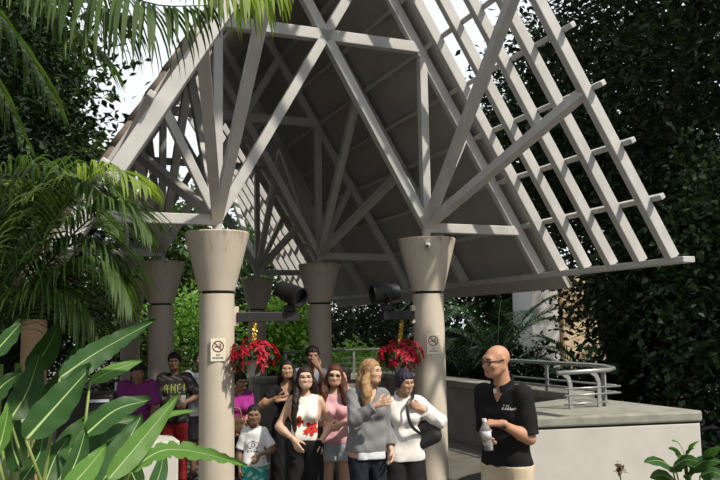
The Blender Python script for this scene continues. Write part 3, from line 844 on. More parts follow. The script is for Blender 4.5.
        for sg in (-1, 1): f = smin(f, F.union(s.hands[sg], 330), .006)
        s.F, s.X = F, Xs
        Vv, Q = nets(f, s.lo, h)
        cen = Vv[Q].mean(1); ch = ((cen - s.hc) @ s.Rh) / s.hk
        mi = np.zeros(len(Q), int); fr = (ch[:, 1] < -.055)
        lipm = fr & (np.abs(ch[:, 0]) < .026 - 1.2 * np.abs(ch[:, 2] + .0585)) & (np.abs(ch[:, 2] + .0585) < .012)
        mi[lipm] = 1
        if s.smile:
            mi[fr & (np.abs(ch[:, 0]) < .031) & (np.abs(ch[:, 2] + .059 - 9 * ch[:, 0] ** 2) < .0085)] = 1
            mi[fr & (np.abs(ch[:, 0]) < .024) & (np.abs(ch[:, 2] + .059 - 9 * ch[:, 0] ** 2) < .0048)] = 5
        for x in (-1, 1):
            e = fr & (((ch[:, 0] - x * .031) / .0155) ** 2 + ((ch[:, 2] - .006) / .0062) ** 2 < 1); mi[e] = 2
            e2 = fr & (np.hypot(ch[:, 0] - x * .031, ch[:, 2] - .006) < .0066); mi[e2] = 3
            br = fr & (np.abs(ch[:, 0] - x * .034) < .021) & (np.abs(ch[:, 2] - .034 + .12 * np.abs(ch[:, 0] - x * .03)) < .0036); mi[br] = 4
        lipc = tuple(np.clip(np.array(s.skincol) * np.array([.95, .55, .55]), 0, 1))
        W = Vv @ s.Rw.T + np.array(s.base)
        s.o = fast('person', W, Q, [skin(s.skincol), skin(lipc), EYEW, EYED, hairm((.02, .014, .010)), TEETH], None, True, mi, origin=s.base)
        tag(s.o, s.label, 'person', 'visitors on the walkway')
        return s
    def emit(s, name, f, m, fn=None, lo=None):
        Vv, Q = nets(f, s.lo if lo is None else lo, s.F.h)
        if not len(Q): return None
        mi = None
        if fn is not None:
            c = Vv[Q].mean(1); tc = (c - s.T(0, 0, 0)) @ s.Rt / s.k   # torso frame, unscaled heights
            mi = fn(tc, c)
        W = Vv @ s.Rw.T + np.array(s.base)
        return fast(name, W, Q, m, s.o, True, mi)
    def tz(s):
        """height along the torso for each grid point (in units of a 1.75 m figure)"""
        X = np.stack(s.X, -1); return ((X - s.T(0, 0, 0)) @ s.Rt) / s.k
    def top(s, m, hem=.88, sleeve=.45, grow=.013, neck=.075, neckdrop=0.0, name='shirt', fn=None, loose=0.0, fold=.0035, vneck=0.0, sleeveless=False, straps=False, cuffgrow=.008):
        k = s.k; F = s.F; pr = list(s.P['torso'])
        if loose:
            T = s.T; pr = pr + [prim(T(-.07 * s.bw, 0, hem + .02), T(.07 * s.bw, 0, hem + .02), (.098 + loose) * k * s.bulk, None, flat(1, .95, 1, s.Rt)),
                                prim(T(-.07 * s.bw, 0, 1.08), T(.07 * s.bw, 0, 1.08), (.09 + loose) * k * s.bulk, None, flat(1, .92, 1, s.Rt))]
        else:
            T = s.T; pr = pr + [prim(T(-.06, 0, hem + .03), T(.06, 0, hem + .03), .098 * k * s.bulk, None, flat(1, .9, 1, s.Rt))]
        for sg in (-1, 1):   # hips of the legs under a long hem
            hip, kn, an = getattr(s, 'leg%d' % sg); pr.append(prim(hip, hip + (kn - hip) * .25, .083 * k * s.bulk))
        f = F.union(pr, 55, grow * k, .014 * k)
        for sg in (-1, 1):
            S, E, W = getattr(s, 'arm%d' % sg)
            sv = 0.0 if sleeveless else (sleeve if not isinstance(sleeve, dict) else sleeve[sg])
            g = grow + cuffgrow
            parts_ = []
            if sv > 0:
                e = S + (E - S) * min(1, sv / .5); dv = (E - S) / np.linalg.norm(E - S)
                parts_.append(prim(S, S + (E - S) * min(1, sv / .5 + .02), .045 * k * s.bulk * s.lw, (.045 - .008 * min(1, sv / .5)) * k * s.bulk * s.lw + .006 * (sv < .5), None, (e, dv) if sv <= .5 else None))
            if sv > .5:
                t = (sv - .5) / .5; e2 = E + (W - E) * t; dv = (W - E) / np.linalg.norm(W - E)
                parts_.append(prim(E, E + (W - E) * t, .038 * k * s.bulk * s.lw, (.038 - .012 * t) * k * s.bulk * s.lw, None, (e2, dv)))
            if parts_: f = smin(f, F.union(parts_, 80, g * k), .02 * k)
        tz = s.tz()
        f = f + folds(s.X, fold, s.seed)
        f = smax(f, (hem - tz[..., 2]) * k, .004)
        # neckline
        a, b = s.neck; n0 = a + (a - b) * .6
        X = np.stack(s.X, -1)
        f = smax(f, -cap_dist(X, n0 + (b - a) * (.55 - 4 * neckdrop), b + (b - a), neck * k, neck * k, None), .006)
        f = np.maximum(f, (tz[..., 2] - 1.50) * k)
        if vneck:
            w = (tz[..., 2] - (1.44 - vneck)) * .6
            f = np.where((tz[..., 1] < 0) & (tz[..., 2] > 1.2), smax(f, -(np.abs(tz[..., 0]) - w) * k, .004), f)
        if sleeveless:
            for sg in (-1, 1):
                lim = .155 * s.bw
                f = np.maximum(f, (tz[..., 0] * sg - lim) * k * .9)
        if s.topf is not None:
            f = np.maximum(f, -(s.topf + .007)); f = np.maximum(f, (tz[..., 2] - s.hem - .015) * k)
        s.hem = hem if s.topf is None else min(s.hem, hem)
        s.topf = f if s.topf is None else np.minimum(s.topf, f)
        return s.emit(name, f, m, fn)
    def legs(s, m, waist=1.02, end=1.0, grow=.012, name='trousers', wide=0.0, fn=None, fold=.003, skirt=False):
        """end: 0 hip .. .5 knee .. 1 ankle"""
        k = s.k; F = s.F; T = s.T
        if s.topf is not None and not skirt: waist = min(waist, s.hem + .012)
        f = F.union([s.P['torso'][0], prim(T(-.06, 0, waist - .03), T(.06, 0, waist - .03), .088 * k * s.bulk, None, flat(1, .9, 1, s.Rt))], 60, grow * k)
        for sg in (-1, 1):
            hip, kn, an = getattr(s, 'leg%d' % sg); pr = []
            t = min(1, end / .5); e = hip + (kn - hip) * t; dv = (kn - hip) / np.linalg.norm(kn - hip)
            pr.append(prim(hip, hip + (kn - hip) * t, .088 * k * s.bulk, (.088 - .028 * t) * k * s.bulk + wide * t, None, (e, dv) if end <= .5 else None))
            if end > .5:
                t2 = (end - .5) / .5; e = kn + (an - kn) * t2; dv = (an - kn) / np.linalg.norm(an - kn)
                pr.append(prim(kn, e, .060 * k + wide, (.060 - .012 * t2) * k + wide * 1.5, None, (e, dv)))
            f = smin(f, F.union(pr, 70, grow * k), .02)
        if skirt:
            z1 = .92 * k * (1 - end * .93)
            f = smin(f, F.union([prim(T(-.06, 0, .95), V3(-.05, 0, z1), .11 * k, .13 * k + wide, flat(1, .95, 1)), prim(T(.06, 0, .95), V3(.05, 0, z1), .11 * k, .13 * k + wide, flat(1, .95, 1))], 60), .03)
            f = np.maximum(f, z1 - s.X[2])
        tz = s.tz()
        f = f + folds(s.X, fold, s.seed + 3)
        f = smax(f, (tz[..., 2] - waist) * k, .003)
        if s.topf is not None: f = np.maximum(f, -(s.topf + .007))
        return s.emit(name, f, m, fn)
    def shoes(s, m):
        F = s.F; out = []
        for sg in (-1, 1):
            hip, kn, an = getattr(s, 'leg%d' % sg)
            f = F.union(s.P['foot%d' % sg] + [prim(an, an + V3(0, 0, -.03) * s.k, .038 * s.k)], 90, .010)
            f = np.maximum(f, np.maximum(s.X[2] - .115 * s.k, .002 - s.X[2]))
            s.emit('shoe', f, m)
    def hair(s, m, style='short', length=.3, seed=0, vol=1.0, front=.0, wave=0.0, over=(1, 1), part=0.0, hline=0.0):
        R, c, q = s.Rh, s.hc, s.hk
        lo = c - .20 - np.array([0, 0, length + .05]); hi = c + .20
        h = min(s.h, .0065); F = Field(lo, hi, h); X = np.stack(F.coords(np.zeros(3, int), F.n), -1)
        Xh = ((X - c) @ R) / q
        def B(x, y, z): return c + R @ V3(x, y, z) * q
        f = F.union([prim(B(0, .014, .030), B(0, .015, .030), .080 * q * vol, None, flat(.98 * 1.07, 1.16 * 1.07, 1.06 * 1.09, R))], 200)
        az_ = np.arctan2(Xh[..., 0], Xh[..., 1] - .03); el_ = Xh[..., 2] / .1
        if style == 'long':
            f = f + .0016 * np.sin(np.abs(Xh[..., 0]) * 20 + Xh[..., 1] * 150 + 2 * np.sin(Xh[..., 2] * 40 + seed))
        else:
            f = f + .0032 * np.sin(az_ * 15 + 2.5 * np.sin(el_ * 3 + seed)) * np.clip(1.25 - el_ * .5, .3, 1) + .0022 * np.sin(az_ * 27 - 3 * el_ + seed) - .002
        y = Xh[..., 1]; ax = np.abs(Xh[..., 0])
        if style == 'short':
            hl = np.interp(y, [-.12, -.075, -.045, -.015, .0, .03, .09], [.070 - front, .056 - front, .030, -.010, .012, -.045, -.075])
            hl = hl + .010 * np.sin(Xh[..., 0] * 110 + seed)
        elif style == 'bob':
            hl = np.interp(y, [-.12, -.085, -.05, -.02, .03, .09], [.062 - front, .055 - front, -.01, -.055, -.075, -.08])
        else:
            hl = np.interp(y, [-.12, -.075, -.055, -.03, .0, .09], [.080, .070, .01, -.06, -.11, -.13])
            hl = hl - .02 * (ax > .06)
        f = np.maximum(f, (hl + hline - Xh[..., 2]) * q)
        if style == 'bob':
            pr = []
            for a_ in np.linspace(-2.2, 2.2, 11):
                x, yy = .075 * math.sin(a_), .02 + .085 * math.cos(a_)
                pr.append(prim(B(x, yy, .02), B(x * 1.08, yy * 1.02, -.055 - .01 * math.cos(a_)), .020 * q, .014 * q))
            f = smin(f, F.union(pr, 150), .01)
        if style == 'long':
            pr = []
            Lh = length
            for x, ov in ((-1, over[0]), (1, over[1])):
                a0 = B(x * .066, -.012, .03); a1 = B(x * .088, -.005, -.05) ; a2 = B(x * .092, .0, -.11)
                pr += [prim(a0, a1, .026 * q, .028 * q), prim(a1, a2, .028 * q, .030 * q)]
                rs = random.Random(seed * 10 + x)
                for st_ in range(7 if wave else 5):
                    n = 7; p0 = a2 + s.Rt @ V3(rs.uniform(-.02, .022) * x, rs.uniform(-.02, .03), .03); r0 = rs.uniform(.017, .023) * q
                    o0 = p0.copy(); l_ = Lh * rs.uniform(.75, 1.05); ph = rs.uniform(0, 6)
                    for j in range(n):
                        u = (j + 1) / n
                        off = V3(x * .022 * math.sin(u * 2) + wave * 1.6 * math.sin(u * 10 + ph) + .004 * math.sin(u * 6 + ph), (-.075 if ov else .07) * min(1, u * 2.2) + wave * math.cos(u * 10 + ph), -l_ * u)
                        p1 = o0 + s.Rt @ off
                        pr.append(prim(p0, p1, r0 * (1 - .35 * j / n), r0 * (1 - .35 * (j + 1) / n) - .008 * (j == n - 1))); p0 = p1
            b0 = B(0, .075, .02); b1 = B(0, .085, -.09); b2 = b1 + s.Rt @ V3(0, .035, -Lh * .8)
            for x in (-.035, 0, .035):
                pr += [prim(b0 + R @ V3(x, 0, 0), b1 + R @ V3(x * 1.3, 0, 0), .042 * q, .040 * q), prim(b1 + R @ V3(x * 1.3, 0, 0), b2 + s.Rt @ V3(x * 1.3, 0, 0), .040 * q, .026 * q)]
            g = F.union(pr, 120)
            g = g + .0035 * np.sin(Xh[..., 0] * 130 + 55 * y + 3 * np.sin(Xh[..., 2] * 30 + seed)) * .6
            # keep the face free
            fc = np.maximum(np.maximum(ax - .060, -(Xh[..., 2] + .13)), np.maximum(y + .03, Xh[..., 2] - .075))
            g = np.maximum(g, -fc * q)
            f = smin(f, g, .012)
        return s.emit('hair', f, m, None, lo) if h == s.F.h else s._emit2('hair', f, m, lo, h)
    def _emit2(s, name, f, m, lo, h):
        Vv, Q = nets(f, lo, h); W = Vv @ s.Rw.T + np.array(s.base)
        return fast(name, W, Q, m, s.o, True)
    def wpt(s, p): return Vector(tuple(s.Rw @ np.asarray(p, float) + np.array(s.base)))
    def hp(s, x, y, z): return s.wpt(s.hc + s.Rh @ V3(x, y, z) * s.hk)
    def glasses(s, dark=False, thick=.0022):
        mb = MB()
        lens = MB()
        for x in (-1, 1):
            pts = [s.hp(x * .033 + (.026 if dark else .021) * math.cos(t), -.101 + .008 * abs(math.cos(t)), .004 + (.021 if dark else .016) * math.sin(t)) for t in np.linspace(0, 2 * PI, 15)]
            mb.tube(pts, thick if not dark else .003, 6)
            mb.tube([s.hp(x * .053, -.094, .012), s.hp(x * .079, -.05, .014), s.hp(x * .083, .01, .012)], thick * 1.2, 6)
            if dark:
                c = s.hp(x * .033, -.105, .004)
                o = len(lens.v); lens.add([c] + [s.hp(x * .033 + .026 * math.cos(t), -.100 + .007 * abs(math.cos(t)), .004 + .021 * math.sin(t)) for t in np.linspace(0, 2 * PI, 17)[:-1]], [(0, i + 1, (i + 1) % 16 + 1) for i in range(16)])
        mb.tube([s.hp(-.011, -.102, .009), s.hp(0, -.106, .012), s.hp(.011, -.102, .009)], .0022, 6)
        o = mb.build('sunglasses' if dark else 'glasses', FRAME, s.o, smooth=True)
        if dark: lens.build('dark_lens', LENS, o, smooth=True)
        return o
def bitmap(rows, u, v, u0, v1, cell):
    """True where (u, v) falls on a lit cell; rows top to bottom, u0 left edge, v1 top edge"""
    c = np.floor((u - u0) / cell).astype(int); r = np.floor((v1 - v) / cell).astype(int)
    H_, W_ = len(rows), max(map(len, rows)); g = np.array([[ch != '.' and ch != ' ' for ch in row.ljust(W_)] for row in rows])
    ok = (c >= 0) & (c < W_) & (r >= 0) & (r < H_); out = np.zeros(len(u), bool)
    out[ok] = g[r[ok], c[ok]]; return out
SK_L = (.56, .345, .235); SK_M = (.46, .27, .175); SK_T = (.36, .20, .125); SK_B = (.22, .125, .08)
HBLK = hairm((.012, .009, .008)); HBR = hairm((.075, .024, .016)); HBL = hairm((.30, .18, .085)); HPU = hairm((.022, .016, .035))

# bald man in the black polo, nearest on the right
p = Person('bald man in glasses and black polo shirt holding a plastic bottle, facing left', 502, 5.45, 1.75, face=-.72, lean=.06, yaw=-.42, pitch=.10, male=True, bulk=.96, skincol=(.46, .24, .15), h=.006, hs=1.0)
wl_ = p.local(490, 424, -.20); p.arm(1, wl_ + V3(.075, .02, .005), (0.2, .6, -.9), fdir=(-1, -.35, .05), palm=(0, .3, -1), curl=.75)
wr_ = p.local(484, 437, -.17); p.arm(-1, wr_ + V3(-.02, .045, .035), (-.2, .6, -.9), fdir=(.35, -.75, -.45), palm=(.8, .2, -.1), curl=.75)
p.build()
polo = cloth('black_polo', (.010, .010, .011)); wht = cloth('white_print', (.6, .6, .6)); cr_ = cloth('white_undershirt', (.6, .58, .55))
LOGO = ["..##..............", "..##..####........", "..................", ".#.#..#..#.#....#.", "##.#.##.##.#.#.###", "##.####.##.###.#.#"]
def fpolo(t, c): return np.where((t[:, 1] < 0) & bitmap(LOGO, t[:, 0], t[:, 2], .035, 1.345, .0056), 1, 0)
o = p.top([polo, wht], hem=.935, sleeve=.46, grow=.014, neck=.072, neckdrop=.03, name='polo_shirt', fn=fpolo, loose=.012, vneck=.085, cuffgrow=.012)
cm_ = MB()
nb = [p.T(.074 * math.sin(a), .012 - .072 * math.cos(a), 1.475 - .035 * math.cos(a)) for a in np.linspace(.25, 2 * PI - .25, 24)]
for q0, q1 in zip(nb[:-1], nb[1:]): cm_.bar(p.wpt(q0), p.wpt(q1), .014, .045, UP)
cm_.build('collar', polo, o, smooth=False)
mb = MB(); mb.box(p.wpt(p.T(0, -.088, 1.435)), .024, .012, .03, Vector(tuple(p.Rw @ V3(1, 0, 0)))); mb.build('undershirt', cr_, p.o)
p.legs(cloth('khaki', (.56, .46, .34)), waist=.98, end=.46, grow=.018, name='shorts', wide=.03)
p.glasses(False, .0034)
p.shoes(cloth('brown_shoe', (.06, .04, .03)))
S_, E_, W_ = p.arm1; dv = (W_ - E_) / np.linalg.norm(W_ - E_)
mb = MB(); mb.lathe([(.031, -.011), (.034, -.011), (.034, .011), (.031, .011)], p.wpt(W_ - dv * .012), 20, Vector(tuple(p.Rw @ dv))); mb.build('wristband', cloth('wristband', (.05, .05, .05)), p.o, smooth=True, autosmooth=.6)
BOT = at(488.5, 437, 5.45 - .25)
bm_ = thing('water_bottle', BOT - UP * .09, 'clear plastic bottle held by the bald man in black', 'bottle')
gl = mat('clear_plastic', (.70, .72, .72), .12); gb = gl.node_tree.nodes['Principled BSDF']; gb.inputs['Transmission Weight'].default_value = .75; gb.inputs['IOR'].default_value = 1.25
tl = (UP + Vector((-.12, 0, 0))).normalized()
mb = MB(); mb.lathe([(.022, 0), (.030, .006), (.031, .05), (.028, .06), (.031, .07), (.031, .135), (.026, .155), (.013, .175), (.012, .186)], BOT - UP * .085, 20, tl); mb.build('bottle_body', gl, bm_, smooth=True)
mb = MB(); mb.lathe([(.0315, .072), (.0315, .125)], BOT - UP * .085, 20, tl); mb.build('bottle_label', cloth('bottle_label', (.5, .5, .52)), bm_, smooth=True)
mb = MB(); mb.lathe([(.015, .186), (.015, .203)], BOT - UP * .085, 16, tl); mb.build('bottle_cap', mat('cap_white', (.75, .75, .75), .4), bm_, smooth=True, autosmooth=.6)

# purple-haired person in the white shirt
p = Person('person with short purplish hair in a loose white long-sleeved shirt and black shorts, looking right', 401, 7.05, 1.50, face=.12, lean=.08, yaw=.42, pitch=.18, male=False, bulk=1.08, skincol=(.42, .25, .16), h=.007)
wl_ = p.local(421, 409, -.10); p.arm(1, wl_, (1, .2, -.8), fdir=(-.8, -.5, .5), palm=(-.2, .9, -.2), curl=.7)
p.arm(-1, p.sh[-1] + V3(-.07, -.05, -.44), (-.5, .7, -.3))
p.build()
ws = cloth('white_cotton', (.72, .69, .66))
o = p.top(ws, hem=.84, sleeve={-1: .93, 1: .90}, grow=.020, neck=.066, neckdrop=.0, name='shirt', loose=.030, fold=.006, cuffgrow=.012)
cm_ = MB()
nb = [p.T(.080 * math.sin(a), .012 - .078 * math.cos(a), 1.462 - .04 * math.cos(a)) for a in np.linspace(.2, 2 * PI - .2, 24)]
for q0, q1 in zip(nb[:-1], nb[1:]): cm_.bar(p.wpt(q0), p.wpt(q1), .014, .05, UP)
cm_.build('collar', ws, o)
p.legs(cloth('black_cloth', (.012, .012, .013)), waist=1.0, end=.40, grow=.022, name='shorts', wide=.04)
p.hair(HPU, 'bob', .06, 2, 1.12, .010, hline=.012)
p.shoes(cloth('dark_shoe', (.03, .03, .03)))
blk = mat('black_leather', (.014, .014, .015), .4, .2, 30, .1)
bp_ = p.wpt(p.local(429, 433, -.04))
bg_ = thing('shoulder_bag', bp_ - UP * .12, 'black shoulder bag under the arm of the person in the white shirt', 'bag')
F_ = Field(np.array(bp_) - .25, np.array(bp_) + .25, .008)
bx_ = np.array(bp_)
f_ = F_.union([prim(bx_ + V3(-.06, 0, .05), bx_ + V3(.06, .0, .07), .055, .05, flat(1, .7, 1)), prim(bx_ + V3(-.07, 0, -.09), bx_ + V3(.05, 0, -.03), .05, .06, flat(1, .8, 1))], 60)
V_, Q_ = nets(f_, F_.lo, F_.h); fast('bag_body', V_, Q_, blk, bg_, True)
mb = MB(); sp = bez([bp_ + Vector((-.05, -.03, -.02)), p.wpt(p.local(411, 425, -.19)), p.wpt(p.local(407, 405, -.17)), p.wpt(p.T(.085, -.075, 1.47)), p.wpt(p.T(.10, .03, 1.49)), p.wpt(p.T(.16, .11, 1.2)), bp_ + Vector((.05, .05, .05))], 28)
for q0, q1 in zip(sp[:-1], sp[1:]): mb.bar(q0, q1, .026, .008, Vector((0, -1, .3)))
mb.build('strap', blk, bg_)

# blonde woman in grey
p = Person('blonde woman in grey sweater and dark jeans, turned right with one hand raised', 365, 6.9, 1.60, face=.42, lean=.04, side=.03, yaw=.62, pitch=.02, male=False, bulk=1.06, skincol=SK_L, h=.0065)
wr_ = p.local(377, 405, -.30); p.arm(-1, wr_, (-.7, .1, -1), fdir=(.62, -.5, .30), palm=(.5, .75, 0), curl=.22, spread=1.2)
p.arm(1, p.sh[1] + V3(.02, -.10, -.45), (.3, .8, -.3))
p.build()
p.top(cloth('grey_knit', (.185, .185, .19)), hem=.90, sleeve=.93, grow=.018, neck=.082, neckdrop=.03, name='sweater', loose=.020, fold=.005, vneck=.09, cuffgrow=.010)
p.top(cloth('white_hem', (.55, .58, .62)), hem=.835, sleeve=.1, grow=.018, neck=.088, neckdrop=.0, name='undershirt', loose=.024, sleeveless=True, vneck=.08)
p.legs(cloth('dark_denim', (.014, .017, .026)), waist=1.0, end=.98, grow=.012, name='jeans')
p.hair(HBL, 'long', .24, 4, 1.10, wave=.010, over=(1, 0))
p.shoes(cloth('dark_shoe', (.03, .03, .03)))

# woman in pink
p = Person('woman in sunglasses, pink sleeveless top and denim shorts, hands clasped', 334, 7.4, 1.54, face=.05, yaw=-.05, pitch=.10, roll=.06, skincol=SK_L, h=.007)
p.arm(-1, p.local(327, 424, -.24), (-.6, .5, -.7), fdir=(.8, -.1, -.5), palm=(.3, .9, 0), curl=.5)
p.arm(1, p.local(342, 424, -.24), (.6, .5, -.7), fdir=(-.85, -.15, -.35), palm=(-.3, .9, 0), curl=.5)
p.build()
p.top(cloth('pink_cotton', (.62, .34, .38)), hem=.93, sleeveless=True, grow=.014, neck=.078, neckdrop=.035, name='top', loose=.012, fold=.003)
p.legs(cloth('light_denim', (.42, .47, .52)), waist=1.03, end=.20, grow=.010, name='shorts', wide=.012)
p.hair(HBR, 'long', .22, 6, 1.06, over=(1, 1))
p.glasses(True)
p.shoes(cloth('dark_shoe', (.03, .03, .03)))

# woman in glasses, white top with red flowers
p = Person('smiling woman in glasses, white sleeveless top with red flowers and black trousers', 303, 7.1, 1.54, face=.02, side=.03, yaw=.08, pitch=.02, roll=-.05, skincol=(.58, .37, .26), h=.0065)
p.arm(-1, p.local(294, 440, -.16), (-.8, .4, -.4), fdir=(.45, -.25, -.85), palm=(.5, .85, 0), curl=.3)
p.arm(1, p.local(321, 442, -.02), (.6, .8, -.2), fdir=(.1, -.1, -1), palm=(-1, 0, 0), curl=.4)
p.smile = True; p.build()
wt = cloth('white_blouse', (.74, .71, .66)); rf_ = cloth('red_flower', (.50, .035, .02)); dk = cloth('flower_centre', (.05, .02, .02))
def fl(t, c):
    m_ = np.zeros(len(t), int); fr_ = t[:, 1] < .02
    for x, z, r, ph in ((-.06, 1.205, .062, .4), (.075, 1.135, .078, 1.5), (.02, 1.10, .035, .2)):
        dx, dz = t[:, 0] - x, t[:, 2] - z; a = np.arctan2(dz, dx); rr = np.hypot(dx, dz)
        inn = fr_ & (rr < r * (.80 + .20 * np.cos(5 * a + ph))); m_[inn] = 1; m_[inn & ((rr < r * .14) | ((np.cos(5 * a + ph + 18 * rr) < -.86) & (rr < r * .7)))] = 2
    return m_
p.top([wt, rf_, dk], hem=1.02, sleeveless=True, grow=.014, neck=.070, neckdrop=.02, name='blouse', fn=fl, loose=.014, fold=.003)
p.legs(cloth('black_trousers', (.010, .010, .011)), waist=1.02, end=.92, grow=.016, name='trousers', wide=.025)
p.hair(HBR if False else hairm((.022, .012, .010)), 'long', .42, 8, 1.08, over=(1, 0))
p.glasses()
p.shoes(cloth('dark_shoe', (.03, .03, .03)))

# little boy
p = Person('small boy in a white printed T-shirt and teal patterned shorts', 254, 7.35, 1.17, face=.05, yaw=.05, pitch=.14, child=True, skincol=SK_B, h=.0065, bulk=.84)
p.arm(1, p.local(259, 455, -.14), (.9, .5, -.4), fdir=(-.45, -.3, -.8), palm=(-.4, .9, 0), curl=.4)
p.arm(-1, p.sh[-1] + V3(-.05, -.03, -.34), (-.7, .6, -.3))
p.build()
RING = ["....#####....", "..##.....##..", ".#...###...#.", "#...##.##...#", "#...#..##...#", "#...##.#....#", ".#...###...#.", "..##.....##..", "....#####....", ".............", "##.##.###.##.", "#.#.##.#.##.#"]
wt2 = cloth('white_tee', (.72, .71, .72)); gp = cloth('grey_print', (.08, .08, .09))
p.top([wt2, gp], hem=.955, sleeve=.42, grow=.016, neck=.070, neckdrop=.01, name='t_shirt', loose=.02, cuffgrow=.016, fn=lambda t, c: np.where((t[:, 1] < 0) & bitmap(RING, t[:, 0], t[:, 2], -.09, 1.29, .0125), 1, 0))
def tealf(t, c): return (np.sin(c[:, 0] * 75 + 3 * np.sin(c[:, 2] * 40)) + np.sin(c[:, 2] * 60 + c[:, 0] * 35) > .55).astype(int)
p.legs([cloth('teal_cloth', (.03, .30, .25)), cloth('pale_teal', (.35, .55, .50))], waist=.98, end=.48, grow=.022, name='shorts', wide=.03, fn=tealf)
p.hair(HBLK, 'short', .05, 3, 1.0)
p.shoes(cloth('dark_shoe', (.03, .03, .03)))

# woman in magenta behind the column
p = Person('woman in a magenta top behind the nearest left column, looking down at the boy', 238, 8.9, 1.42, face=.30, lean=.10, yaw=.25, pitch=.30, skincol=SK_T, h=.008)
p.arm(-1, p.sh[-1] + V3(.02, -.22, -.34), (-.5, .7, -.4))
p.arm(1, p.local(243, 421, -.25), (.5, .7, -.5), fdir=(.3, -.8, -.45), palm=(0, .3, -1), curl=.4)
p.build()
p.top(cloth('magenta_jersey', (.32, .03, .23)), hem=.93, sleeve=.38, grow=.014, neck=.074, neckdrop=.02, name='top', loose=.012)
p.legs(cloth('black_cloth', (.012, .012, .013)), waist=1.04, end=.95, grow=.014, name='trousers', wide=.01)
p.hair(HBLK, 'bob', .06, 5, 1.05, .01)
p.shoes(cloth('dark_shoe', (.03, .03, .03)))
hbp = p.wpt(p.local(237, 424, -.30))
hb_ = thing('handbag', hbp - UP * .10, 'brown patterned handbag in front of the woman in magenta', 'bag')
F_ = Field(np.array(hbp) - .22, np.array(hbp) + .22, .008); bx_ = np.array(hbp)
f_ = F_.union([prim(bx_ + V3(-.08, 0, -.06), bx_ + V3(.06, 0, -.06), .055, .055, flat(1, .8, 1)), prim(bx_ + V3(-.05, 0, .03), bx_ + V3(.04, 0, .03), .05, .045, flat(1, .7, 1))], 60)
V_, Q_ = nets(f_, F_.lo, F_.h); fast('bag_body', V_, Q_, mat('brown_leather', (.10, .05, .025), .5, .5, 25, .1), hb_, True)
mb = MB(); mb.tube(bez([hbp + Vector((-.06, -.01, .06)), hbp + Vector((-.04, -.02, .16)), hbp + Vector((.03, -.02, .16)), hbp + Vector((.05, -.01, .06))], 14), .008, 6); mb.build('handle', mat('tan_strap', (.25, .15, .07), .5), hb_, smooth=True)

# woman in black
p = Person('woman with long dark hair in a long black V-neck dress, hands folded at her chest', 287, 8.6, 1.54, face=.05, yaw=.02, pitch=.03, skincol=(.42, .24, .15), h=.008)
p.arm(-1, p.local(277, 398, -.20), (-1, .3, -.7), fdir=(.9, -.2, .05), palm=(0, .6, .8), curl=.35)
p.arm(1, p.local(287, 399, -.20), (1, .3, -.7), fdir=(-.9, -.2, .05), palm=(0, .6, -.8), curl=.35)
p.build()
bd = cloth('black_dress', (.011, .010, .011))
p.top(bd, hem=.95, sleeve=.30, grow=.013, neck=.082, neckdrop=.01, name='dress_bodice', vneck=.14)
p.legs(bd, waist=1.08, end=.93, grow=.014, name='dress_skirt', skirt=True, wide=.03)
mb = MB()
mb.lathe([(.118, -.018), (.121, -.018), (.121, .018), (.118, .018)], p.wpt(p.T(0, 0, 1.09)), 30); 
p.hair(HBLK, 'long', .20, 9, 1.06, over=(0, 1))
p.shoes(cloth('dark_shoe', (.03, .03, .03)))

# man with his hand to his face
p = Person('dark-haired man in a grey T-shirt with a red print, one hand held to his face', 312, 9.2, 1.67, face=.05, yaw=.12, pitch=.16, male=True, skincol=(.27, .15, .095), h=.008)
p.arm(1, p.local(319, 368, -.17), (.4, -.1, -1), fdir=(-.5, .1, .85), palm=(-.35, .9, .2), curl=.3)
p.arm(-1, p.sh[-1] + V3(-.05, -.03, -.5), (-.6, .6, -.3))
p.build()
def redp(t, c):
    m_ = np.zeros(len(t), int); fr_ = t[:, 1] < 0
    m_[fr_ & (np.abs(t[:, 0] - .02) < .10) & (t[:, 2] < 1.30) & (t[:, 2] > 1.08)] = 1
    m_[fr_ & (np.abs(t[:, 0] - .03) < .06) & (np.abs(t[:, 2] - 1.19) < .025)] = 2
    return m_
p.top([cloth('grey_tee', (.27, .28, .31)), cloth('red_print', (.26, .025, .03)), cloth('navy_print', (.02, .025, .06))], hem=.85, sleeve=.40, grow=.018, neck=.072, neckdrop=.01, name='t_shirt', loose=.02, cuffgrow=.02, fn=redp)
p.legs(cloth('black_cloth', (.012, .012, .013)), waist=1.0, end=.97, name='trousers')
p.hair(HBLK, 'short', .05, 4, 1.06)
p.shoes(cloth('dark_shoe', (.03, .03, .03)))

# person behind the woman in pink
p = Person('dark-haired person in pale grey mostly hidden behind the woman in pink', 343, 8.35, 1.48, face=-.1, yaw=-.3, pitch=.1, skincol=SK_M, h=.009)
p.build()
p.top(cloth('pale_grey_top', (.36, .37, .40)), hem=.85, sleeve=.42, grow=.016, neck=.07, name='t_shirt', loose=.015)
p.legs(cloth('black_cloth', (.012, .012, .013)), waist=1.0, end=.97, name='trousers')
p.hair(HBLK, 'bob', .08, 2, 1.08, .02)
p.shoes(cloth('dark_shoe', (.03, .03, .03)))

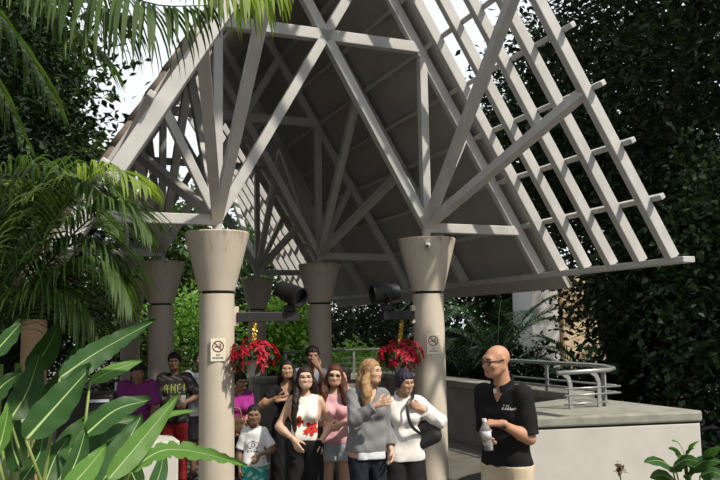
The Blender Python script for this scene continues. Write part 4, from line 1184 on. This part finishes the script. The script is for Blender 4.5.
# youth in red trousers
p = Person('youth in a dark patterned T-shirt with yellow-green letters and red trousers', 175, 9.7, 1.61, face=.10, yaw=-.05, pitch=.12, male=True, skincol=SK_B, h=.0075, bulk=.95)
p.arm(1, p.local(186, 402, -.15), (.7, .6, -.5), fdir=(-.4, -.5, -.6), palm=(-.5, .8, 0), curl=.5)
p.arm(-1, p.sh[-1] + V3(-.06, -.03, -.5), (-.6, .6, -.3))
p.build()
LET = ["..#...#..#..##..#.", ".#.#..#..#.#....#.", ".#.#..##.#.#....#.", ".###..#.##.#....#.", ".#.#..#.##.#....#.", ".#.#..#..#.#......", ".#.#..#..#..##..#."]
def dkf(t, c):
    m_ = (np.sin(t[:, 0] * 55 + 4 * np.sin(t[:, 2] * 31)) + np.sin(t[:, 2] * 47 + t[:, 1] * 30) > .7).astype(int)
    m_[(t[:, 1] < 0) & bitmap(LET, t[:, 0], t[:, 2], -.14, 1.335, .0165)] = 2
    return m_
p.top([cloth('charcoal_tee', (.030, .028, .030)), cloth('brown_grey_pattern', (.10, .085, .08)), cloth('yellow_green_letters', (.24, .30, .06))], hem=.84, sleeve=.44, grow=.020, neck=.068, name='t_shirt', loose=.025, cuffgrow=.022, fn=dkf)
p.legs(cloth('red_cloth', (.30, .025, .025)), waist=1.0, end=.97, grow=.014, name='trousers', wide=.012)
p.hair(HBLK, 'short', .05, 6, 1.10)
p.shoes(cloth('dark_shoe', (.03, .03, .03)))
W_ = p.wpt(p.arm1[2])
nb_ = MB(); nb_.box(W_ + Vector((-.035, -.03, -.01)), .05, .012, .19, None, None, Vector((.15, 0, 1)).normalized())
tag(nb_.build('booklet', cloth('white_paper', (.6, .58, .5)), origin=W_), 'white folded paper in the hand of the youth in red trousers', 'paper')

# person in grey, half hidden by the nearest left column
p = Person('person in a grey T-shirt and dark shorts half hidden behind the nearest left column', 200, 10.3, 1.60, face=.15, yaw=.2, pitch=.05, male=True, skincol=SK_B, h=.009)
p.build()
p.top(cloth('grey_tee', (.27, .28, .31)), hem=.85, sleeve=.42, grow=.018, neck=.07, name='t_shirt', loose=.02, cuffgrow=.02)
p.legs(cloth('black_cloth', (.012, .012, .013)), waist=1.0, end=.46, grow=.02, name='shorts', wide=.03)
p.hair(HBLK, 'short', .05, 7, 1.03)
p.shoes(cloth('dark_shoe', (.03, .03, .03)))

# man in purple bending over the low wall
p = Person('man in a purple collared shirt bending down behind the white pedestal', 139, 9.0, 1.60, face=.22, lean=.34, yaw=.15, pitch=.22, male=True, skincol=SK_B, h=.0075)
p.arm(-1, p.sh[-1] + V3(-.02, -.18, -.44), (-.6, .7, -.2)); p.arm(1, p.sh[1] + V3(.0, -.2, -.42), (.6, .7, -.2))
p.build()
pu = cloth('purple_shirt', (.16, .025, .14))
o = p.top(pu, hem=.86, sleeve=.42, grow=.018, neck=.072, neckdrop=.02, name='shirt', loose=.015, cuffgrow=.018)
cm_ = MB(); nb = [p.T(.078 * math.sin(a), .012 - .076 * math.cos(a), 1.470 - .035 * math.cos(a)) for a in np.linspace(.25, 2 * PI - .25, 20)]
for q0, q1 in zip(nb[:-1], nb[1:]): cm_.bar(p.wpt(q0), p.wpt(q1), .014, .045, UP)
cm_.build('collar', pu, o)
p.legs(cloth('black_cloth', (.012, .012, .013)), waist=1.0, end=.97, name='trousers')
p.hair(HBLK, 'short', .05, 8, 1.06)
p.shoes(cloth('dark_shoe', (.03, .03, .03)))
# ================================================================ fittings on and around the columns
def text_part(body, size, m, parent, pos, X, Y, ext=.0008, align='CENTER'):
    cu = bpy.data.curves.new('lettering', 'FONT'); cu.body = body; cu.size = size; cu.align_x = align; cu.align_y = 'CENTER'; cu.extrude = ext
    tmp = bpy.data.objects.new('lettering_curve', cu); C.objects.link(tmp)
    me = bpy.data.meshes.new_from_object(tmp.evaluated_get(bpy.context.evaluated_depsgraph_get()))
    bpy.data.objects.remove(tmp); me.materials.clear(); me.materials.append(m)
    o = bpy.data.objects.new('lettering', me); C.objects.link(o)
    Z = X.cross(Y)
    off = Vector(pos) - Vector(parent.matrix_basis.translation)
    o.matrix_basis = Matrix(((X.x, Y.x, Z.x, off.x), (X.y, Y.y, Z.y, off.y), (X.z, Y.z, Z.z, off.z), (0, 0, 0, 1)))
    o.parent = parent; return o
def no_smoking(col, px, py, label):
    """plate fixed to the side of a column that faces the visitor"""
    base = L(SP * col, 0, 0); c = at(px, py, base.y - .17)
    n = Vector((c.x - base.x, c.y - base.y, 0)).normalized()
    z = c.z; cen = base + n * .183 + UP * z
    X = UP.cross(n).normalized(); Y = UP
    t = thing('no_smoking_sign', cen, label, 'sign', 'no-smoking signs')
    mb = MB(); mb.box(cen, .148, .006, .225, X, n, Y); mb.build('sign_plate', M['signplate'], t, bevel=.004)
    q = cen + n * .0042
    def disc(name, pts, m): b = MB(); b.add(pts, [tuple(range(len(pts)))]); return b.build(name, m, t)
    o = q + Y * .036; R1, R0 = .058, .047
    mb = MB(); N = 40
    ring = [o + X * r * math.cos(a) + Y * r * math.sin(a) + n * dz for r, dz in ((R0, 0), (R0, .001), (R1, .001), (R1, 0)) for a in [2 * PI * i / N for i in range(N)]]
    mb.add(ring, [(k * N + i, k * N + (i + 1) % N, (k + 1) * N + (i + 1) % N, (k + 1) * N + i) for k in range(3) for i in range(N)])
    mb.build('prohibition_ring', M['signred'], t)
    mb = MB(); mb.box(o - X * .004 - Y * .004 + n * .0005, .056, .001, .010, X, n, Y); mb.box(o + X * .030 - Y * .004 + n * .0005, .007, .001, .010, X, n, Y)
    for k in range(2):
        pts = bez([o + X * (.022 + .008 * k) + Y * .006 + n * .0005, o + X * (.012 + .008 * k) + Y * .014 + n * .0005, o + X * (.022 + .008 * k) + Y * .021 + n * .0005, o + X * (.014 + .008 * k) + Y * .029 + n * .0005], 8)
        for p0, p1 in zip(pts[:-1], pts[1:]): mb.bar(p0, p1, .003, .001, n)
    mb.build('cigarette', M['signblack'], t)
    mb = MB(); d = (X - Y).normalized(); d2 = (X + Y).normalized(); mb.box(o + n * .0014, .10, .001, .011, d, n, d2); mb.build('slash', M['signred'], t)
    text_part('NO', .024, M['signblack'], t, q - Y * .050 + n * .0008, X, Y)
    text_part('SMOKING', .024, M['signblack'], t, q - Y * .078 + n * .0008, X, Y)
no_smoking(0, 218, 350, 'cream no-smoking sign on the nearest left column')
no_smoking(1, 433, 344, 'cream no-smoking sign on the nearest right column')

# dome camera on the right capital
cb = L(SP, 0, 0); nn_ = Vector((-cb.x + .25, -cb.y, 0)).normalized()
cc_ = cb + nn_ * .315 + UP * (CAMH + .895)
t = thing('security_camera', cc_, 'small grey security camera on the flared top of the nearest right column', 'camera')
mb = MB(); mb.box(cc_ + UP * .045, .06, .05, .035, UP.cross(nn_), nn_, UP); mb.build('bracket', M['steel'], t, bevel=.006)
mb = MB(); mb.lathe([(.006, -.048), (.026, -.034), (.034, -.008), (.034, .018), (.024, .028)], cc_ + nn_ * .02, 18); mb.build('housing', mat('camera_grey', (.42, .41, .38), .4), t, smooth=True)
mb = MB(); mb.lathe([(.016, -.004), (.016, .014), (.008, .018)], cc_ + nn_ * .048 - UP * .012, 12, nn_); mb.build('lens', M['black'], t, smooth=True)

# dark arms with spotlights and hanging baskets
def chain(parent, p, q):
    rnd = random.Random(int(p.x * 100)); mb = MB()
    n = 60
    for i in range(n):
        o = p.lerp(q, i / n); a = rnd.uniform(0, 6.28); d = Vector((math.cos(a), math.sin(a), rnd.uniform(-.6, .6))).normalized()
        mb.bar(o - d * .026, o + d * .026, .011, .003, Vector((rnd.uniform(-1, 1), rnd.uniform(-1, 1), rnd.uniform(-1, 1))))
    mb.bar(p, q, .006, .006)
    return mb.build('tinsel_hanger', M['gold'], parent)
def poinsettia(cen, top, label, seed):
    rnd = random.Random(seed)
    t = thing('poinsettia_basket', cen, label, 'hanging plant', 'hanging poinsettia baskets')
    mb = MB(); mb.lathe([(.062, -.15), (.082, -.02), (.088, -.015), (.088, 0), (.075, 0)], cen, 24); mb.build('pot', M['potwhite'], t, smooth=True, autosmooth=.6)
    chain(t, top, cen + UP * .16)
    mb = MB()
    for k in range(3):
        a = 2 * PI * k / 3 + .5; mb.tube([cen + UP * .17, cen + Vector((math.cos(a), math.sin(a), 0)) * .1], .003, 5)
    mb.build('wire', M['black'], t)
    red = MB(); grn = MB()
    def leaf(b, o, d, n_, ln, wd):
        s = d.cross(n_).normalized(); nn = s.cross(d)
        ps = []
        for u, w in ((0, .1), (.25, .75), (.5, 1), (.75, .6), (1, .03)):
            c = o + d * ln * u - UP * (u * u * ln * .35)
            ps += [c + s * wd * w / 2 + nn * wd * .15 * w, c, c - s * wd * w / 2 + nn * wd * .15 * w]
        b.add(ps, [f for i in range(4) for f in ((3 * i, 3 * i + 1, 3 * i + 4, 3 * i + 3), (3 * i + 1, 3 * i + 2, 3 * i + 5, 3 * i + 4))])
    for k in range(34):
        a = k * 2.4 + rnd.uniform(-.3, .3); el = 1 - 1.7 * (k + .5) / 34     # flower heads over a low dome, spilling over the rim
        rr = math.sqrt(max(.02, 1 - el * el)); sc_ = rnd.uniform(.82, 1.18)
        h = Vector((math.cos(a) * rr, math.sin(a) * rr, el * .62)); o = cen + UP * .06 + Vector((h.x * .225 * sc_, h.y * .20 * sc_, h.z * .23 * sc_))
        n_ = (h + UP * .5 + Vector((rnd.uniform(-.3, .3), rnd.uniform(-.3, .3), 0))).normalized(); x = n_.orthogonal().normalized(); y = n_.cross(x)
        a0 = rnd.uniform(0, 6)
        for ring, (cnt, ln) in enumerate(((5, .072), (4, .048))):
            for j in range(cnt):
                b = a0 + ring * .6 + 2 * PI * j / cnt + rnd.uniform(-.2, .2)
                d = (x * math.cos(b) + y * math.sin(b) + n_ * (.05 + .35 * ring + rnd.uniform(-.15, .15))).normalized()
                leaf(red, o + n_ * .006 * ring, d, n_, ln * rnd.uniform(.8, 1.25), ln * .6)
        for j in range(3):
            b = rnd.uniform(0, 6.28); d = (x * math.cos(b) + y * math.sin(b) - n_ * .3).normalized(); leaf(grn, o - n_ * .03, d, n_, .10, .05)
    red.build('bracts', M['red'], t); grn.build('leaves', M['mleaf'], t)
    return t
def spotlight(p, d, label):
    """can light: p is its foot on the arm, d the way it points"""
    t = thing('spotlight', p, label, 'light', 'dark spotlights under the roof')
    d = Vector(d).normalized()
    mb = MB(); mb.box(p + UP * .035, .12, .12, .07); mb.build('foot', M['black'], t, bevel=.01)
    mb = MB(); mb.tube([p + UP * .06, p + UP * .13], .022, 10); mb.build('stem', M['black'], t, smooth=True)
    c = p + UP * .20 + d * .05
    s = d.cross(UP).normalized()
    mb = MB(); w = .125
    mb.bar(p + UP * .12 - s * w, p + UP * .12 + s * w, .03, .012); mb.bar(p + UP * .12 - s * w, c - s * w, .03, .008, d); mb.bar(p + UP * .12 + s * w, c + s * w, .03, .008, d)
    mb.build('yoke', M['black'], t)
    mb = MB(); mb.lathe([(.06, -.20), (.088, -.19), (.098, -.10), (.098, -.09), (.106, -.08), (.106, .09), (.112, .10), (.112, .12), (.095, .12), (.09, .03)], c, 26, d); mb.build('can', M['lamp'], t, smooth=True, autosmooth=.6)
    mb = MB(); mb.lathe([(.088, .035), (.088, .045)], c, 24, d); mb.build('lens', mat('lamp_glass', (.05, .05, .06), .1), t, smooth=True, autosmooth=.6)
    return t
ZA = CAMH + .125
def arm_(c0, c1, label):
    t = thing('bracket_arm', L(c0, 0, ZA), label, 'bracket', 'dark arms on the columns')
    mb = MB(); mb.bar(L(c0, 0, ZA), L(c1, 0, ZA), .10, .10); mb.build('beam', M['black'], t, bevel=.006)
    mb = MB(); mb.bar(L(c0, 0, ZA - .09), L(c0, 0, ZA + .11), .05, .05, EC); mb.build('mounting_plate', M['column'], t, bevel=.004)
arm_(.20, .88, 'dark horizontal arm on the nearest left column, carrying a spotlight')
arm_(2.25, 1.86, 'dark horizontal arm on the nearest right column, carrying a spotlight')
spotlight(L(.78, 0, ZA + .052), (.75, -.55, -.35), 'dark spotlight tilted down on the arm of the nearest left column')
spotlight(L(1.92, 0, ZA + .052), (-.9, -.3, -.10), 'dark spotlight level on the arm of the nearest right column')
pl_, pr_ = at(254, 361, 8.05), at(400, 360, 8.75)
poinsettia(pl_, L(.40, -.02, ZA - .05), 'red poinsettia in a hanging pot beside the nearest left column', 3)
poinsettia(pr_, L(2.10, -.02, ZA - .05), 'red poinsettia in a hanging white pot beside the nearest right column', 8)

# pedestal at the end of the low wall on the left
e = thing('concrete_pedestal', Vector((at(151, 460, 8.1).x, 8.1, 0)), 'white concrete pedestal in front of the youth in red trousers', 'pedestal')
pb_ = Vector(e.location)
mb = MB(); mb.box(pb_ + UP * .36, .46, .5, .72, EC, EA); mb.build('pedestal_body', M['concrete'], e, bevel=.02)
mb = MB(); mb.box(pb_ + UP * .755, .48, .52, .07, EC, EA); mb.build('top_slab', M['concrete'], e, bevel=.015)
tp = pb_ + UP * .79 + EC * -.12
F_ = Field(np.array(tp) - V3(.3, .3, .05), np.array(tp) + .3, .009)
b_ = np.array(tp)
f_ = F_.union([prim(b_ + V3(-.14, -.02, .035), b_ + V3(.13, -.03, .04), .05, .055), prim(b_ + V3(-.05, .03, .06), b_ + V3(.12, 0, .07), .05, .05), prim(b_ + V3(-.13, .05, .03), b_ + V3(.0, .06, .05), .05, .05)], 50)
f_ = f_ + folds(F_.coords(np.zeros(3, int), F_.n), .007, 3); f_ = np.maximum(f_, (tp.z + .001) - F_.coords(np.zeros(3, int), F_.n)[2])
V_, Q_ = nets(f_, F_.lo, F_.h); tag(fast('towel', V_, Q_, cloth('white_towel', (.60, .58, .54)), None, True, origin=tp), 'crumpled white towel lying on the white pedestal', 'towel')
# low wall carrying on to the left, behind the big leaves
wl = MB(); prism(wl, [Vector((-4.6, 7.9, 0)), Vector((-2.5, 8.0, 0)), Vector((-2.5, 8.35, 0)), Vector((-4.6, 8.3, 0))], 0, .62); struct(wl.build('wall_left', M['concrete'], bevel=.02))
# rendered post and a booth behind the leaves
pp = Vector((at(33, 380, 7.6).x, 7.6, 0))
t = thing('rendered_post', pp, 'sunlit orange-beige post behind the palm leaves at the left edge', 'post')
mb = MB(); mb.lathe([(.16, 0), (.16, .12), (.125, .14), (.115, 1.98), (.10, 2.0)], pp, 28); mb.build('shaft', M['orange'], t, smooth=True, autosmooth=.6)
mb = MB(); mb.lathe([(.17, 1.05), (.17, 1.11)], pp, 28); mb.build('collar_band', M['white'], t, smooth=True, autosmooth=.6)
bp2 = Vector((at(92, 400, 8.9).x, 8.9, 0))
t = thing('dark_cart', bp2, 'dark cart with a pale strip left of the man in purple', 'cart')
mb = MB(); mb.box(bp2 + UP * .75, .62, .5, .9); mb.build('cart_body', M['black'], t, bevel=.03)
mb = MB(); mb.box(bp2 + Vector((.16, -.255, 1.13)), .22, .01, .03); mb.build('pale_strip', mat('pale_strip', (.5, .55, .6), .4), t)
for x in (-.24, .24):
    mb = MB(); mb.lathe([(.12, -.03), (.14, -.02), (.14, .02), (.12, .03)], bp2 + Vector((x, -.2, .14)), 20, Vector((1, 0, 0))); mb.build('wheel', M['lamp'], t, smooth=True)
    mb = MB(); mb.box(bp2 + Vector((x, .18, .15)), .05, .05, .30); mb.build('leg', M['black'], t)
np_ = Vector((at(117, 368, 10.6).x, 10.6, 0))
t = thing('notice_board', np_, 'small white notice on a post, seen between leaves left of the man in purple', 'sign')
mb = MB(); mb.box(np_ + UP * .6, .04, .04, 1.2); mb.build('post', M['steel'], t)
mb = MB(); mb.box(Vector((np_.x, 10.57, at(117, 368, 10.6).z)), .15, .02, .16); mb.build('notice', M['white'], t)

# white building glimpsed beyond the trees on the right
bq = Vector((at(546, 330, 24).x, 24, 0))
t = thing('white_building', bq, 'white building glimpsed through the trees behind the railing', 'building')
mb = MB(); mb.box(bq + Vector((0, 1.5, 1.6)), 0.8, 3, 3.2); mb.build('wall_panel', M['white'], t)
bq2 = Vector((at(582, 310, 24.5).x, 24.5, 0))
mb = MB()
mb.box(bq2 + Vector((.1, 1.5, 1.75)), 1.35, 3, 3.5); 
mb.build('beige_bay', M['beige'], t)
mb = MB(); mb.box(bq2 + Vector((.1, 1.5, 3.55)), 1.55, 3.2, .10); mb.build('roof_slab', M['white'], t)
mb = MB()
for k in range(7): mb.box(bq2 + Vector((.1, -.04, 2.1 + .17 * k)), 1.2, .05, .035)
mb.build('louvre', M['beige'], t)
dry = MB(); q = at(620, 473, 7.6)
tag_o = thing('dry_flower_stem', Vector((q.x, q.y, 0)), 'dry brown flower stem standing against the concrete block', 'plant')
mb = MB(); mb.tube([Vector((q.x + .02, q.y, 0)), q, q + UP * .06], [.008, .006, .004], 6); mb.build('stem', M['bark'], tag_o, smooth=True)
V_, F__ = leaf_cloud(np.random.default_rng(4), [(tuple(q + UP * .04), (.025, .025, .05))], 60, .05, 6, .012)
fast('dry_head', V_, F__, mat('dry_brown', (.16, .10, .06), .9, .3, 20), tag_o)

# trees added mostly out of view to block open sky and darken the pavilion
GB = 'trees added around the viewer to block sky'
for x, y, blobs, lab in ((-8, -5, [(0, 0, 6, 4, 3.5, 5)], 'tall unseen tree added at the back left to block sky'), (1, -10, [(0, 0, 6.5, 5, 3, 5.5)], 'tall unseen tree added behind the viewer to block sky'),
                         (-9, 4, [(0, 0, 7, 3.2, 4, 6)], 'tall tree added left of the path beyond the palms to block sky'), (11, 9, [(0, 0, 7, 3.0, 3.5, 5.5)], 'tall tree added right of the concrete block to shut off sky'), (-10, 13, [(0, 0, 5.5, 3.2, 5, 5)], 'tall tree added to the left of the pavilion, outside the view, to cut its light'), (10, -5, [(0, 0, 5, 4, 4, 4)], 'unseen tree added behind the viewer to the right to shut off sky')):
    tree('broadleaf_tree', lab, (x, y), blobs, 5000, .5, M['dleaf'], .3, GB, spread=.6)
# ================================================================ light and camera
sc = bpy.context.scene
w = bpy.data.worlds.new('sky'); sc.world = w; w.use_nodes = True
bg = w.node_tree.nodes['Background']; bg.inputs[0].default_value = (.90, .95, 1.0, 1); bg.inputs[1].default_value = 1.1
sd = bpy.data.lights.new('sun', 'SUN'); sd.energy = 5.2; sd.angle = math.radians(1.5); sd.color = (1, .93, .80)
so = bpy.data.objects.new('sun', sd); C.objects.link(so)
sun_dir = Vector((.70, -.53, 1.0)).normalized()
so.rotation_euler = sun_dir.to_track_quat('Z', 'Y').to_euler()
cam = bpy.data.cameras.new('camera'); cam.sensor_width = 36; cam.lens = FPX / 720 * 36; cam.clip_start = .05; cam.clip_end = 300
co = bpy.data.objects.new('camera', cam); C.objects.link(co)
cp, sp_ = math.cos(PITCH), math.sin(PITCH); cr, sr = math.cos(ROLL), math.sin(ROLL)
fw = Vector((0, cp, sp_)); up0 = Vector((0, -sp_, cp)); rt0 = Vector((1, 0, 0))
Rv = rt0 * cr - up0 * sr; Uv = rt0 * sr + up0 * cr
mw = Matrix((( Rv.x, Uv.x, -fw.x, 0), (Rv.y, Uv.y, -fw.y, 0), (Rv.z, Uv.z, -fw.z, CAMH), (0, 0, 0, 1)))
co.matrix_world = mw
sc.camera = co
sc.view_settings.view_transform = 'Standard'; sc.view_settings.look = 'None'
sc.view_settings.exposure = 0.0; sc.view_settings.gamma = 1.0; sc.view_settings.use_curve_mapping = False
